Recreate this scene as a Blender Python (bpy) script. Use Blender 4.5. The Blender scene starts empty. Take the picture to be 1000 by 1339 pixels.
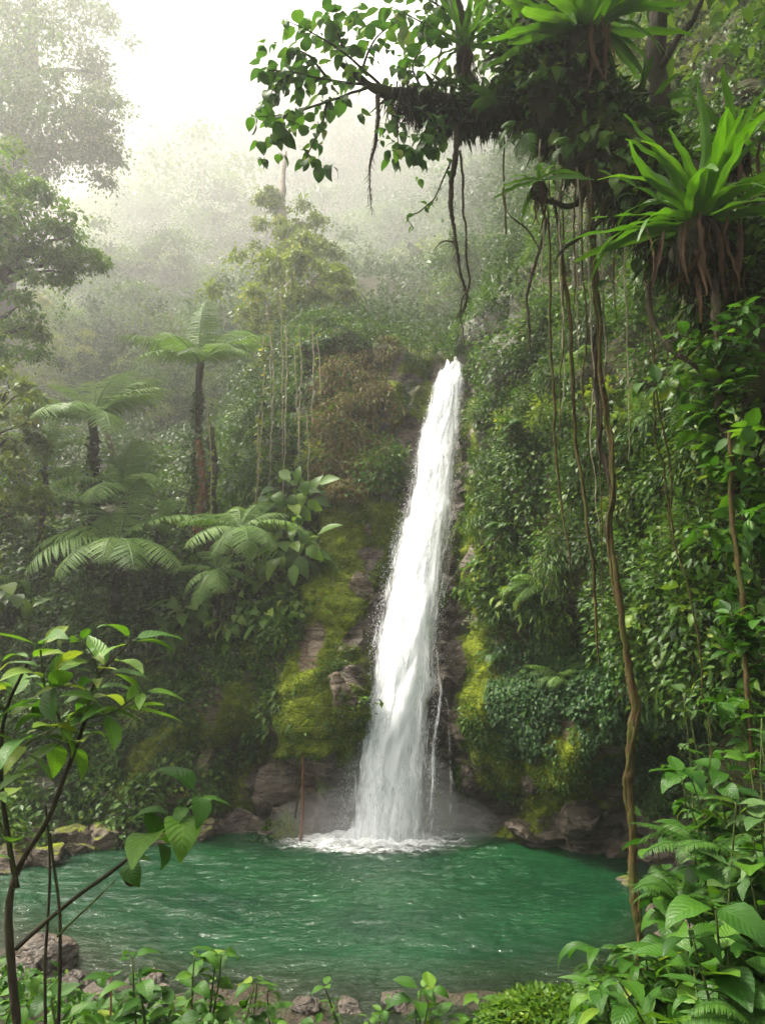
import bpy, bmesh, math, random
import numpy as np
from mathutils import Vector, Matrix, Quaternion

PI = math.pi
rng = np.random.default_rng(11)
random.seed(5)
S = bpy.context.scene
C = S.collection

# ------------------------------------------------------------------ camera
F = 26 / 34.6 * 1339.0
PITCH = math.radians(9.1)
CAMZ = 4.2
CP, SP = math.cos(PITCH), math.sin(PITCH)


def at(u, v, Y):
    """where the line of sight through photo pixel (u, v) meets the distance Y"""
    up = (669.5 - v) / F
    r = (u - 500) / F
    s = Y / (CP - up * SP)
    return np.array([r * s, Y, CAMZ + (SP + up * CP) * s])


FAR_A, FAR_B = [0, 24, 28, 35, 55, 90, 125, 200], [0, 24, 58, 130, 240, 340, 395, 480]


def far(Y):
    """true distance of the hillside beyond the cliff top"""
    return float(np.interp(Y, FAR_A, FAR_B))


def on_water(u, Y, z=0.0):
    s = (Y * CP + (z - CAMZ) * SP)
    return np.array([(u - 500) / F * s, Y, z])


def to_px(P):
    P = np.asarray(P, float)
    d = P[..., 1] * CP + (P[..., 2] - CAMZ) * SP
    h = -P[..., 1] * SP + (P[..., 2] - CAMZ) * CP
    d = np.maximum(d, 0.05)
    return 500 + F * P[..., 0] / d, 669.5 - F * h / d


cd = bpy.data.cameras.new('camera')
cam = bpy.data.objects.new('camera', cd)
C.objects.link(cam)
cd.sensor_fit = 'VERTICAL'
cd.sensor_height = 34.6
cd.sensor_width = 34.6
cd.lens = 26
cd.clip_end = 2000
cam.location = (0, 0, CAMZ)
cam.rotation_euler = (PI / 2 + PITCH, 0, 0)
S.camera = cam


# ------------------------------------------------------------------ noise
def _hash(ix, iy, iz, seed):
    h = (ix * 374761393 + iy * 668265263 + iz * 2147483647 + seed * 1274126177) & 0xFFFFFFFF
    h = ((h ^ (h >> 13)) * 1274126177) & 0xFFFFFFFF
    h = (h ^ (h >> 16)) & 0xFFFFFFFF
    return h.astype(np.float64) / 4294967295.0


def vnoise(P, seed=0):
    P = np.asarray(P, float)
    i = np.floor(P).astype(np.int64)
    f = P - i
    f = f * f * f * (f * (f * 6 - 15) + 10)
    out = 0
    for dx in (0, 1):
        wx = f[..., 0] if dx else 1 - f[..., 0]
        for dy in (0, 1):
            wy = f[..., 1] if dy else 1 - f[..., 1]
            for dz in (0, 1):
                wz = f[..., 2] if dz else 1 - f[..., 2]
                out = out + wx * wy * wz * _hash(i[..., 0] + dx, i[..., 1] + dy, i[..., 2] + dz, seed)
    return out * 2 - 1


def fbm(P, octv=4, seed=0, gain=.5):
    P = np.asarray(P, float)
    a, s, o = 1.0, 0.0, 0
    for k in range(octv):
        o = o + a * vnoise(P * (2.03 ** k) + 17.3 * k, seed + k)
        s += a
        a *= gain
    return o / s


def ridged(P, octv=3, seed=0):
    P = np.asarray(P, float)
    a, s, o = 1.0, 0.0, 0
    for k in range(octv):
        o = o + a * (1 - 2 * np.abs(vnoise(P * (2.1 ** k) + 9.1 * k, seed + k)))
        s += a
        a *= .5
    return o / s


def unit(a):
    return a / np.maximum(np.linalg.norm(a, axis=-1, keepdims=True), 1e-9)


# ------------------------------------------------------------------ mesh gathering
class MB:
    """gathers vertices and faces, links them as ONE mesh"""

    def __init__(self):
        self.V, self.Fc, self.T, self.U, self.n = [], [], [], [], 0

    def add(self, V, faces, tint=0.5, uv=None):
        V = np.asarray(V, float).reshape(-1, 3)
        for f in faces:
            if len(f):
                self.Fc.append(np.asarray(f, np.int64) + self.n)
        self.V.append(V)
        self.T.append(np.broadcast_to(np.asarray(tint, float), (len(V),)))
        self.U.append(np.zeros((len(V), 2)) if uv is None else np.asarray(uv, float).reshape(-1, 2))
        self.n += len(V)

    def mesh(self, name, mat, smooth=True, attrs=None, origin=None):
        V = np.concatenate(self.V)
        if origin is not None:
            V = V - np.asarray(origin)
        me = bpy.data.meshes.new(name)
        me.vertices.add(len(V))
        me.vertices.foreach_set('co', V.astype(np.float32).ravel())
        loops = np.concatenate([f.ravel() for f in self.Fc])
        tot = np.concatenate([np.full(len(f), f.shape[1]) for f in self.Fc])
        st = np.concatenate([[0], np.cumsum(tot)[:-1]])
        me.loops.add(len(loops))
        me.polygons.add(len(tot))
        me.polygons.foreach_set('loop_start', st.astype(np.int32))
        me.loops.foreach_set('vertex_index', loops.astype(np.int32))
        me.polygons.foreach_set('use_smooth', np.full(len(tot), smooth))
        U = np.concatenate(self.U)
        uvl = me.uv_layers.new(name='UVMap')
        uvl.data.foreach_set('uv', U[loops].astype(np.float32).ravel())
        a = me.attributes.new('tint', 'FLOAT', 'POINT')
        a.data.foreach_set('value', np.concatenate(self.T).astype(np.float32))
        for k, val in (attrs or {}).items():
            a = me.attributes.new(k, 'FLOAT', 'POINT')
            a.data.foreach_set('value', np.asarray(val, np.float32).ravel())
        me.update(calc_edges=True)
        if mat:
            me.materials.append(mat)
        return me


def link(name, me, parent=None, loc=None):
    o = bpy.data.objects.new(name, me)
    C.objects.link(o)
    if parent is not None:
        o.parent = parent
    if loc is not None:
        o.location = loc
    return o


def tag(o, label=None, cat=None, group=None, kind=None):
    if label: o['label'] = label
    if cat: o['category'] = cat
    if group: o['group'] = group
    if kind: o['kind'] = kind
    return o


def empty(name, loc, label, cat, group=None):
    o = bpy.data.objects.new(name, None)
    C.objects.link(o)
    o.location = tuple(loc)
    o.empty_display_size = .1
    return tag(o, label, cat, group)


def copy_tree(o, parent=None):
    c = o.copy()
    C.objects.link(c)
    if parent is not None:
        c.parent = parent
    for ch in o.children:
        copy_tree(ch, c)
    return c


# ------------------------------------------------------------------ shapes
def resample(pts, n):
    """Catmull-Rom through pts"""
    pts = np.asarray(pts, float)
    if len(pts) == 2:
        t = np.linspace(0, 1, n)[:, None]
        return pts[0] * (1 - t) + pts[1] * t
    Q = np.vstack([2 * pts[0] - pts[1], pts, 2 * pts[-1] - pts[-2]])
    t = np.linspace(0, len(pts) - 1 - 1e-6, n)
    i = t.astype(int)
    f = (t - i)[:, None]
    a, b, c, d = Q[i], Q[i + 1], Q[i + 2], Q[i + 3]
    return .5 * (2 * b + (c - a) * f + (2 * a - 5 * b + 4 * c - d) * f ** 2 + (3 * b - a - 3 * c + d) * f ** 3)


def tube(pts, rad, n=24, sides=8, rough=.0, wob=0.0, seed=0, lumps=3.0):
    """a tapering round stem through pts; returns V, faces, uv"""
    P = resample(pts, n)
    R = np.interp(np.linspace(0, 1, n), np.linspace(0, 1, len(rad)), rad)
    if wob:
        P = P + wob * np.stack([fbm(P * 2.2 + k * 31, 3, seed + k) for k in range(3)], -1)
    Tn = unit(np.gradient(P, axis=0))
    ref = np.array([0, 0, 1.0]) if abs(Tn[0][2]) < .9 else np.array([1.0, 0, 0])
    X = np.zeros_like(P)
    x = unit(np.cross(Tn[0], ref))
    for k in range(n):
        x = unit(x - Tn[k] * np.dot(x, Tn[k]))
        X[k] = x
    Yv = np.cross(Tn, X)
    a = np.arange(sides) / sides * 2 * PI
    ring = X[:, None] * np.cos(a)[None, :, None] + Yv[:, None] * np.sin(a)[None, :, None]
    V = P[:, None] + ring * R[:, None, None]
    if rough:
        d = fbm(V * lumps / max(R.max(), .01) * .35, 3, seed + 5)
        V = P[:, None] + ring * (R[:, None] * (1 + rough * d))[..., None]
    V = V.reshape(-1, 3)
    i = np.arange(n - 1)[:, None] * sides
    j = np.arange(sides)[None]
    j2 = (j + 1) % sides
    q = np.stack([i + j, i + j2, i + sides + j2, i + sides + j], -1).reshape(-1, 4)
    caps = np.array([np.arange(sides)[::-1], (n - 1) * sides + np.arange(sides)])
    L = np.concatenate([[0], np.cumsum(np.linalg.norm(np.diff(P, axis=0), axis=1))])
    uv = np.stack([np.tile(np.arange(sides) / sides, n), np.repeat(L, sides)], -1)
    return V, [q, caps], uv


def leaf_tpl(cols=3, rows=4, w=.25, fold=.25, droop=.25, a=.8, b=1.0, ripple=0.0, twist=0.0, wavy=0.0, petiole=0.0):
    """one leaf of length 1 along +Y, its face up +Z"""
    t = np.linspace(0, 1, rows)
    prof = w * np.clip(np.sin(PI * np.clip(t, 0, 1) ** a), 0, 1) ** b
    prof = np.maximum(prof, .012)
    x = np.linspace(-1, 1, cols)
    X = x[None] * prof[:, None]
    if wavy:
        X = X * (1 + wavy * np.sin(t * 37)[:, None] * np.sign(x)[None] * .5)
    ang = droop * t ** 1.3 * 1.6
    ds = np.diff(t, prepend=0)
    yy = np.cumsum(ds * np.cos(ang))
    zz = -np.cumsum(ds * np.sin(ang))
    Y = np.repeat(yy[:, None], cols, 1)
    Z = zz[:, None] + fold * np.abs(X) + ripple * np.sin(t * 30)[:, None] * np.abs(x)[None] * w
    if twist:
        th = twist * t[:, None]
        X, Z = X * np.cos(th) - 0 * Z, Z + X * np.sin(th)
    V = np.stack([X, Y, Z], -1).reshape(-1, 3)
    i = np.arange(rows - 1)[:, None] * cols
    j = np.arange(cols - 1)[None]
    q = np.stack([i + j, i + j + 1, i + cols + j + 1, i + cols + j], -1).reshape(-1, 4)
    uv = np.stack([np.repeat(((x + 1) / 2)[None], rows, 0), np.repeat(t[:, None], cols, 1)], -1).reshape(-1, 2)
    return V, [q], uv


TINY = (np.array([[0, 0, 0], [.3, .45, .07], [0, 1, -.12], [-.3, .45, .07]]), [np.array([[0, 1, 2], [0, 2, 3]])],
        np.array([[.5, 0], [1, .5], [.5, 1], [0, .5]]))
TINYROUND = (np.array([[0, 0, 0], [.36, .28, .05], [.34, .68, .03], [0, 1, -.1], [-.34, .68, .03], [-.36, .28, .05]]),
             [np.array([[0, 1, 2, 3], [0, 3, 4, 5]])], np.array([[.5, 0], [1, .3], [1, .7], [.5, 1], [0, .7], [0, .3]]))
NARROW = (np.array([[0, 0, 0], [.14, .4, .05], [0, 1, -.25], [-.14, .4, .05]]), [np.array([[0, 1, 2], [0, 2, 3]])],
          np.array([[.5, 0], [1, .5], [.5, 1], [0, .5]]))
STRAND = (np.array([[-.03, 0, 0], [.03, 0, 0], [.035, .5, .03], [-.035, .5, .03], [0, 1, 0]]), [np.array([[0, 1, 2, 3]]), np.array([[3, 2, 4]])],
          np.array([[0, 0], [1, 0], [1, .5], [0, .5], [.5, 1]]))
BROAD = [leaf_tpl(5, 8, .27, .22, d, .82, .9, r) for d, r in ((.25, .04), (.6, .06), (.95, .05), (.1, .05))]
SLIM = [leaf_tpl(5, 8, .2, .25, d, .8, .85, .03) for d in (.15, .35, .65)]
OVATE = [leaf_tpl(5, 8, .33, .2, d, .72, .85, r) for d, r in ((.3, .05), (.7, .07), (1.0, .05))]
LANCE = [leaf_tpl(5, 9, .135, .3, d, .85, .8, .03) for d in (.35, .8, 1.2)]
MIDLEAF = [leaf_tpl(3, 5, .27, .3, d, .8, .9) for d in (.2, .6, 1.0)]


def scatter(mb, tpl, P, D, N, L, tint, wide=1.0):
    """leaves of one template: base points P, axes D, faces N, lengths L"""
    TV, TF, TU = tpl
    P = np.asarray(P, float).reshape(-1, 3)
    if not len(P):
        return
    y = unit(np.asarray(D, float))
    x = unit(np.cross(y, N))
    z = np.cross(x, y)
    L = np.broadcast_to(np.asarray(L, float), (len(P),))
    Wd = np.broadcast_to(np.asarray(wide, float), (len(P),))
    T = TV[None] * np.stack([Wd, np.ones(len(P)), np.ones(len(P))], -1)[:, None, :]
    V = (T[..., 0:1] * x[:, None] + T[..., 1:2] * y[:, None] + T[..., 2:3] * z[:, None]) * L[:, None, None] + P[:, None]
    k = len(TV)
    off = (np.arange(len(P)) * k)[:, None, None]
    faces = [(f[None] + off).reshape(-1, f.shape[1]) for f in TF]
    tint = np.repeat(np.broadcast_to(np.asarray(tint, float), (len(P),)), k)
    mb.add(V.reshape(-1, 3), faces, tint, np.tile(TU, (len(P), 1)))


def rnd(n, k=3):
    return rng.normal(size=(n, k))


# ------------------------------------------------------------------ materials
def new_mat(name):
    m = bpy.data.materials.new(name)
    m.use_nodes = True
    nt = m.node_tree
    nt.nodes.clear()
    return m, nt, nt.nodes, nt.links


def ramp(nt, fac, stops):
    r = nt.nodes.new('ShaderNodeValToRGB')
    el = r.color_ramp.elements
    while len(el) < len(stops):
        el.new(.5)
    for e, (p, c) in zip(el, stops):
        e.position = p
        e.color = (*c, 1)
    nt.links.new(fac, r.inputs[0])
    return r.outputs[0]


def mathn(nt, op, a, b=None, clamp=False):
    n = nt.nodes.new('ShaderNodeMath')
    n.operation = op
    n.use_clamp = clamp
    for k, x in enumerate((a, b)):
        if x is None: continue
        if isinstance(x, (int, float)): n.inputs[k].default_value = x
        else: nt.links.new(x, n.inputs[k])
    return n.outputs[0]


def mixc(nt, fac, a, b, mode='MIX'):
    n = nt.nodes.new('ShaderNodeMix')
    n.data_type = 'RGBA'
    n.blend_type = mode
    for k, x in ((0, fac), (6, a), (7, b)):
        if isinstance(x, (int, float)): n.inputs[k].default_value = x
        elif isinstance(x, tuple): n.inputs[k].default_value = (*x, 1)
        else: nt.links.new(x, n.inputs[k])
    return n.outputs[2]


def noise_tex(nt, vec, scale, detail=4, rough=.55, dist=0.0):
    n = nt.nodes.new('ShaderNodeTexNoise')
    n.inputs['Scale'].default_value = scale
    n.inputs['Detail'].default_value = detail
    n.inputs['Roughness'].default_value = rough
    n.inputs['Distortion'].default_value = dist
    if vec is not None: nt.links.new(vec, n.inputs['Vector'])
    return n.outputs[0]


def attr(nt, name):
    n = nt.nodes.new('ShaderNodeAttribute')
    n.attribute_name = name
    return n.outputs['Fac']


def out_surface(nt, sh):
    o = nt.nodes.new('ShaderNodeOutputMaterial')
    nt.links.new(sh, o.inputs['Surface'])


def leaf_mat(name, stops, trans=.35, rough=.42, veins=False, tcol=(1.25, 1.2, .55), spec=.5):
    m, nt, N, L = new_mat(name)
    col = ramp(nt, attr(nt, 'tint'), stops)
    geo = N.new('ShaderNodeNewGeometry')
    nz = noise_tex(nt, geo.outputs['Position'], 9.0, 3)
    col = mixc(nt, mathn(nt, 'MULTIPLY', nz, .45), col, mixc(nt, 1.0, col, (.55, .62, .5), 'MULTIPLY'))
    bump_h = None
    if veins:
        nb = noise_tex(nt, geo.outputs['Position'], 46.0, 3, .7)
        nb2 = noise_tex(nt, geo.outputs['Position'], 3.5, 2)
        spot = mathn(nt, 'MULTIPLY', ramp(nt, nb, [(.66, (0, 0, 0)), (.72, (1, 1, 1))]), ramp(nt, nb2, [(.42, (0, 0, 0)), (.6, (1, 1, 1))]))
        col = mixc(nt, mathn(nt, 'MULTIPLY', spot, .8), col, (.1, .06, .02))
        uv = N.new('ShaderNodeUVMap')
        sx = N.new('ShaderNodeSeparateXYZ')
        L.new(uv.outputs[0], sx.inputs[0])
        ax = mathn(nt, 'ABSOLUTE', mathn(nt, 'SUBTRACT', sx.outputs[0], .5))
        mid = mathn(nt, 'SUBTRACT', 1.0, mathn(nt, 'MULTIPLY', ax, 22.0), True)
        ph = mathn(nt, 'SUBTRACT', mathn(nt, 'MULTIPLY', sx.outputs[1], 9.0), mathn(nt, 'MULTIPLY', ax, 5.0))
        fr = mathn(nt, 'ABSOLUTE', mathn(nt, 'SUBTRACT', mathn(nt, 'FRACT', ph), .5))
        lat = mathn(nt, 'SUBTRACT', 1.0, mathn(nt, 'MULTIPLY', fr, 9.0), True)
        v = mathn(nt, 'MAXIMUM', mid, mathn(nt, 'MULTIPLY', lat, .55), True)
        col = mixc(nt, mathn(nt, 'MULTIPLY', v, .45), col, mixc(nt, 1.0, col, (1.9, 1.6, 1.6), 'MULTIPLY'))
        bump_h = mathn(nt, 'SUBTRACT', mathn(nt, 'MULTIPLY', fr, 1.2), mathn(nt, 'MULTIPLY', mid, .5))
    p = N.new('ShaderNodeBsdfPrincipled')
    L.new(col, p.inputs['Base Color'])
    p.inputs['Roughness'].default_value = rough
    p.inputs['Specular IOR Level'].default_value = spec
    if bump_h is not None:
        b = N.new('ShaderNodeBump')
        b.inputs['Strength'].default_value = .35
        b.inputs['Distance'].default_value = .006
        L.new(bump_h, b.inputs['Height'])
        L.new(b.outputs[0], p.inputs['Normal'])
    tr = N.new('ShaderNodeBsdfTranslucent')
    L.new(mixc(nt, 1.0, col, tcol, 'MULTIPLY'), tr.inputs['Color'])
    mx = N.new('ShaderNodeMixShader')
    mx.inputs[0].default_value = trans
    L.new(p.outputs[0], mx.inputs[1])
    L.new(tr.outputs[0], mx.inputs[2])
    out_surface(nt, mx.outputs[0])
    return m


M = {}
M['leaf'] = leaf_mat('broadleaf_green', [(0, (.015, .05, .006)), (.5, (.043, .102, .010)), (.85, (.1, .175, .018)), (1, (.19, .23, .025))], spec=.16)
M['leaf_bright'] = leaf_mat('bright_sunlit_leaf', [(0, (.03, .08, .01)), (.5, (.07, .15, .015)), (1, (.17, .24, .03))], trans=.45, spec=.16)  # brighter leaf green; on the leaning tree it stands in for sunlight
M['leaf_dark'] = leaf_mat('deep_green_shade_leaf', [(0, (.011, .03, .005)), (.6, (.026, .06, .008)), (1, (.06, .11, .016))], spec=.16)  # darker leaf green; in the undergrowth it paints the shade into the colour
M['leaf_creep'] = leaf_mat('creeper_leaf', [(0, (.016, .05, .014)), (.6, (.034, .09, .02)), (1, (.07, .15, .028))], trans=.25, rough=.5, spec=.2)
M['leaf_near'] = leaf_mat('glossy_leaf', [(0, (.014, .055, .007)), (.6, (.042, .122, .010)), (.95, (.095, .2, .018)), (1, (.16, .23, .028))], trans=.42, rough=.44, veins=True, spec=.26)
M['leaf_pale'] = leaf_mat('pale_underside_leaf', [(0, (.035, .085, .02)), (1, (.085, .15, .04))], trans=.3, rough=.5, veins=True, spec=.25)
M['leaf_yellow'] = leaf_mat('yellow_green_leaf', [(0, (.06, .10, .015)), (.7, (.14, .2, .025)), (1, (.32, .32, .04))], trans=.4, spec=.2)
M['leaf_dry'] = leaf_mat('dry_tan_leaf', [(0, (.07, .055, .022)), (.6, (.16, .125, .045)), (1, (.28, .235, .1))], trans=.2, rough=.7, tcol=(1.1, 1, .8), spec=.1)
M['frond'] = leaf_mat('fern_frond_green', [(0, (.05, .11, .022)), (.6, (.115, .21, .04)), (1, (.18, .27, .06))], trans=.38, rough=.5, spec=.2)
M['strap'] = leaf_mat('strap_frond_green', [(0, (.025, .075, .007)), (.6, (.06, .16, .012)), (1, (.12, .24, .02))], trans=.42, rough=.36, tcol=(1.5, 1.5, .4), veins=True, spec=.3)
M['dead'] = leaf_mat('withered_frond', [(0, (.025, .014, .008)), (.6, (.07, .04, .022)), (1, (.16, .1, .055))], trans=.12, rough=.8, tcol=(1, .9, .7), spec=.08)
M['moss_tuft'] = leaf_mat('moss_tuft', [(0, (.06, .085, .005)), (.6, (.12, .165, .01)), (1, (.24, .27, .02))], trans=.25, rough=.8, spec=.2)
M['hang_moss'] = leaf_mat('hanging_moss', [(0, (.008, .008, .005)), (.6, (.018, .018, .008)), (1, (.045, .05, .015))], trans=.15, rough=.9, spec=.1)


def bark_mat(name, c0, c1, moss=0.0, scale=1.0):
    m, nt, N, L = new_mat(name)
    geo = N.new('ShaderNodeNewGeometry')
    mp = N.new('ShaderNodeMapping')
    mp.inputs['Scale'].default_value = (14 * scale, 14 * scale, 3 * scale)
    L.new(geo.outputs['Position'], mp.inputs[0])
    n1 = noise_tex(nt, mp.outputs[0], 1.0, 6, .65)
    n2 = noise_tex(nt, geo.outputs['Position'], 2.3 * scale, 4)
    col = ramp(nt, n1, [(.3, c0), (.7, c1)])
    if moss:
        col = mixc(nt, mathn(nt, 'MULTIPLY', ramp(nt, n2, [(.42, (0, 0, 0)), (.6, (1, 1, 1))]), moss), col, (.035, .045, .008))
    p = N.new('ShaderNodeBsdfPrincipled')
    L.new(col, p.inputs['Base Color'])
    p.inputs['Roughness'].default_value = .8
    p.inputs['Specular IOR Level'].default_value = .1
    b = N.new('ShaderNodeBump')
    b.inputs['Strength'].default_value = .7
    b.inputs['Distance'].default_value = .02
    L.new(n1, b.inputs['Height'])
    L.new(b.outputs[0], p.inputs['Normal'])
    out_surface(nt, p.outputs[0])
    return m


M['bark'] = bark_mat('dark_bark', (.012, .009, .007), (.045, .034, .024), .35)
M['bark_pale'] = bark_mat('pale_bark', (.12, .1, .08), (.3, .27, .23), .2)
M['bark_red'] = bark_mat('reddish_bark', (.07, .03, .018), (.2, .09, .05), .1)
M['bark_moss'] = bark_mat('mossy_bark', (.008, .007, .005), (.028, .022, .014), .55)
M['vine'] = bark_mat('vine_bark', (.018, .013, .006), (.085, .056, .02), .7, 3)
M['vine_pale'] = bark_mat('pale_vine', (.16, .14, .09), (.34, .31, .22), .3, 3)
M['vine_dark'] = bark_mat('dark_vine', (.016, .012, .009), (.06, .045, .03), .3, 3)
M['stem_green'] = bark_mat('green_stem', (.035, .05, .015), (.08, .1, .03), .0, 3)


def rock_mat(name, normal_moss=0.0):
    m, nt, N, L = new_mat(name)
    geo = N.new('ShaderNodeNewGeometry')
    pos = geo.outputs['Position']
    mp = N.new('ShaderNodeMapping')
    mp.inputs['Rotation'].default_value = (.5, .35, .2)
    mp.inputs['Scale'].default_value = (1.0, 1.0, 3.6)
    L.new(pos, mp.inputs[0])
    n1 = noise_tex(nt, mp.outputs[0], 1.7, 8, .68, .6)
    n2 = noise_tex(nt, pos, 7.0, 6, .6)
    n3 = noise_tex(nt, pos, 31.0, 3, .6)
    vo = N.new('ShaderNodeTexVoronoi')
    vo.feature = 'DISTANCE_TO_EDGE'
    vo.inputs['Scale'].default_value = 1.9
    mp2 = N.new('ShaderNodeMapping')
    mp2.inputs['Rotation'].default_value = (.2, .9, .4)
    mp2.inputs['Scale'].default_value = (1.0, 1.3, 2.6)
    L.new(mixc(nt, .12, pos, N.new('ShaderNodeTexNoise').outputs[1]), mp2.inputs[0])
    L.new(mp2.outputs[0], vo.inputs['Vector'])
    crack = ramp(nt, vo.outputs[0], [(0, (0, 0, 0)), (.07, (1, 1, 1))])
    rock = ramp(nt, n1, [(.28, (.03, .024, .018)), (.45, (.1, .074, .052)), (.58, (.2, .16, .12)), (.75, (.34, .29, .24))])
    rock = mixc(nt, ramp(nt, n2, [(.55, (0, 0, 0)), (.72, (.6, .6, .6))]), rock, (.17, .095, .06))
    rock = mixc(nt, .55, rock, mixc(nt, 1.0, rock, crack, 'MULTIPLY'))
    wet = attr(nt, 'wet')
    rock = mixc(nt, wet, rock, mixc(nt, 1.0, rock, (.42, .4, .38), 'MULTIPLY'))
    moss_c = ramp(nt, mathn(nt, 'ADD', mathn(nt, 'MULTIPLY', n2, .6), mathn(nt, 'MULTIPLY', n3, .4)),
                  [(.3, (.02, .034, .005)), (.48, (.09, .115, .007)), (.62, (.14, .17, .012)), (.75, (.2, .21, .03))])
    ms = attr(nt, 'moss')
    if normal_moss:
        sz = N.new('ShaderNodeSeparateXYZ')
        L.new(geo.outputs['Normal'], sz.inputs[0])
        up = mathn(nt, 'MULTIPLY', mathn(nt, 'ADD', sz.outputs[2], .15), normal_moss)
        ms = mathn(nt, 'MAXIMUM', ms, up)
    msf = mathn(nt, 'ADD', mathn(nt, 'MULTIPLY', ms, 1.5), mathn(nt, 'SUBTRACT', mathn(nt, 'MULTIPLY', mathn(nt, 'ADD', n2, n1), 1.0), 1.45))
    msf = ramp(nt, msf, [(.25, (0, 0, 0)), (.5, (1, 1, 1))])
    n0 = noise_tex(nt, pos, 1.1, 5, .65)
    moss_c = mixc(nt, ramp(nt, n0, [(.32, (1, 1, 1)), (.5, (0, 0, 0))]), moss_c, mixc(nt, 1.0, moss_c, (.5, .62, .5), 'MULTIPLY'))
    col = mixc(nt, msf, rock, moss_c)
    soil = attr(nt, 'soil')
    soil_c = ramp(nt, n2, [(.3, (.012, .018, .007)), (.7, (.035, .045, .015))])
    col = mixc(nt, soil, col, soil_c)
    p = N.new('ShaderNodeBsdfPrincipled')
    L.new(col, p.inputs['Base Color'])
    L.new(mathn(nt, 'ADD', mathn(nt, 'MULTIPLY', mathn(nt, 'MULTIPLY', wet, mathn(nt, 'SUBTRACT', 1.0, msf)), .4), .08), p.inputs['Specular IOR Level'])
    ro = mathn(nt, 'SUBTRACT', .82, mathn(nt, 'MULTIPLY', mathn(nt, 'MULTIPLY', wet, mathn(nt, 'SUBTRACT', 1.0, msf)), .5))
    L.new(mathn(nt, 'ADD', ro, mathn(nt, 'MULTIPLY', n3, .12)), p.inputs['Roughness'])
    h = mathn(nt, 'ADD', mathn(nt, 'MULTIPLY', n1, .9), mathn(nt, 'ADD', mathn(nt, 'MULTIPLY', n2, .35), mathn(nt, 'MULTIPLY', n3, .15)))
    h = mathn(nt, 'ADD', h, mathn(nt, 'MULTIPLY', crack, .2))
    b = N.new('ShaderNodeBump')
    b.inputs['Strength'].default_value = .9
    b.inputs['Distance'].default_value = .12
    L.new(h, b.inputs['Height'])
    L.new(b.outputs[0], p.inputs['Normal'])
    out_surface(nt, p.outputs[0])
    return m


M['cliff'] = rock_mat('wet_mossy_rock')
M['boulder'] = rock_mat('mossy_boulder_rock', .55)
M['bare'] = rock_mat('bare_rock', .12)

# ------------------------------------------------------------------ the gorge (cliffs and hills)
COLS = [
    (-900, 10, [(1060, 11), (1000, 12.5), (850, 15), (700, 18), (550, 23), (400, 33), (250, 52), (110, 85), (40, 120)]),
    (-250, 14, [(1080, 15), (1000, 16.5), (850, 19), (700, 21.5), (550, 26), (400, 36), (250, 55), (80, 88), (-30, 122)]),
    (0, 15.4, [(1070, 16), (1000, 17.3), (850, 19.5), (700, 21.5), (550, 26), (400, 36), (250, 55), (105, 90), (25, 125)]),
    (100, 16.6, [(1062, 17), (1000, 17.8), (850, 19.5), (700, 22), (550, 26), (430, 34), (280, 55), (130, 90), (55, 125)]),
    (200, 17, [(1055, 17.2), (960, 18), (850, 19.3), (700, 22), (550, 26.5), (440, 34), (300, 55), (155, 90), (90, 125)]),
    (290, 17.3, [(1040, 18), (950, 18.4), (850, 19), (700, 21.5), (560, 26), (450, 33), (310, 55), (160, 90), (85, 125)]),
    (335, 17.1, [(1040, 18.2), (945, 17.9), (845, 18.5), (700, 20.8), (565, 24), (452, 28), (315, 53), (160, 90), (75, 125)]),
    (375, 17.0, [(1035, 17.6), (940, 17.1), (830, 18.3), (690, 20.5), (570, 22.4), (452, 24.5), (320, 52), (160, 90), (70, 125)]),
    (410, 17.1, [(1030, 17.4), (940, 16.8), (820, 18.0), (672, 20.0), (565, 21.5), (450, 23.5), (330, 52), (170, 90), (80, 125)]),
    (450, 17.2, [(1030, 17.2), (940, 17.0), (800, 18.2), (668, 20.0), (560, 21.2), (452, 23), (335, 52), (180, 90), (95, 125)]),
    (500, 17.5, [(1030, 17.7), (930, 18), (800, 18.9), (672, 20.3), (560, 21.5), (460, 23), (340, 52), (195, 90), (125, 125)]),
    (545, 17.6, [(1030, 17.8), (930, 18.3), (800, 19.1), (670, 20.4), (560, 21.6), (470, 23.0), (340, 48), (200, 88), (135, 125)]),
    (600, 17.6, [(1030, 17.8), (930, 18.2), (800, 18.9), (670, 20.2), (570, 21.4), (482, 22.6), (345, 46), (200, 85), (130, 120)]),
    (640, 17.4, [(1030, 17.6), (930, 16.8), (800, 17.4), (670, 18.3), (550, 19.2), (440, 20.5), (330, 30), (200, 60), (110, 100)]),
    (720, 16.5, [(1040, 16.3), (930, 15.4), (800, 15.4), (670, 15.8), (520, 16.6), (380, 18.2), (260, 22), (130, 34), (0, 60)]),
    (790, 15.9, [(1060, 15.7), (950, 14.5), (800, 14.2), (650, 14.2), (500, 14.6), (350, 15.8), (200, 19), (80, 26), (-80, 45)]),
    (870, 15.0, [(1070, 14.7), (950, 13), (800, 12.3), (630, 12), (480, 12.2), (320, 12.8), (150, 15), (0, 20), (-150, 33)]),
    (1000, 12.5, [(1080, 12), (950, 10.8), (780, 10), (600, 9.7), (430, 9.8), (250, 10.5), (80, 12), (-80, 16), (-250, 25)]),
    (1200, 10, [(1080, 9.7), (950, 8.8), (780, 8.3), (600, 8.2), (430, 8.4), (250, 9), (80, 10), (-80, 13), (-250, 20)]),
    (2000, 5.5, [(1080, 5.3), (950, 5), (780, 4.8), (600, 4.8), (430, 5), (250, 5.6), (80, 6.5), (-80, 8), (-250, 12)]),
]
ctrl = []
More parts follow.
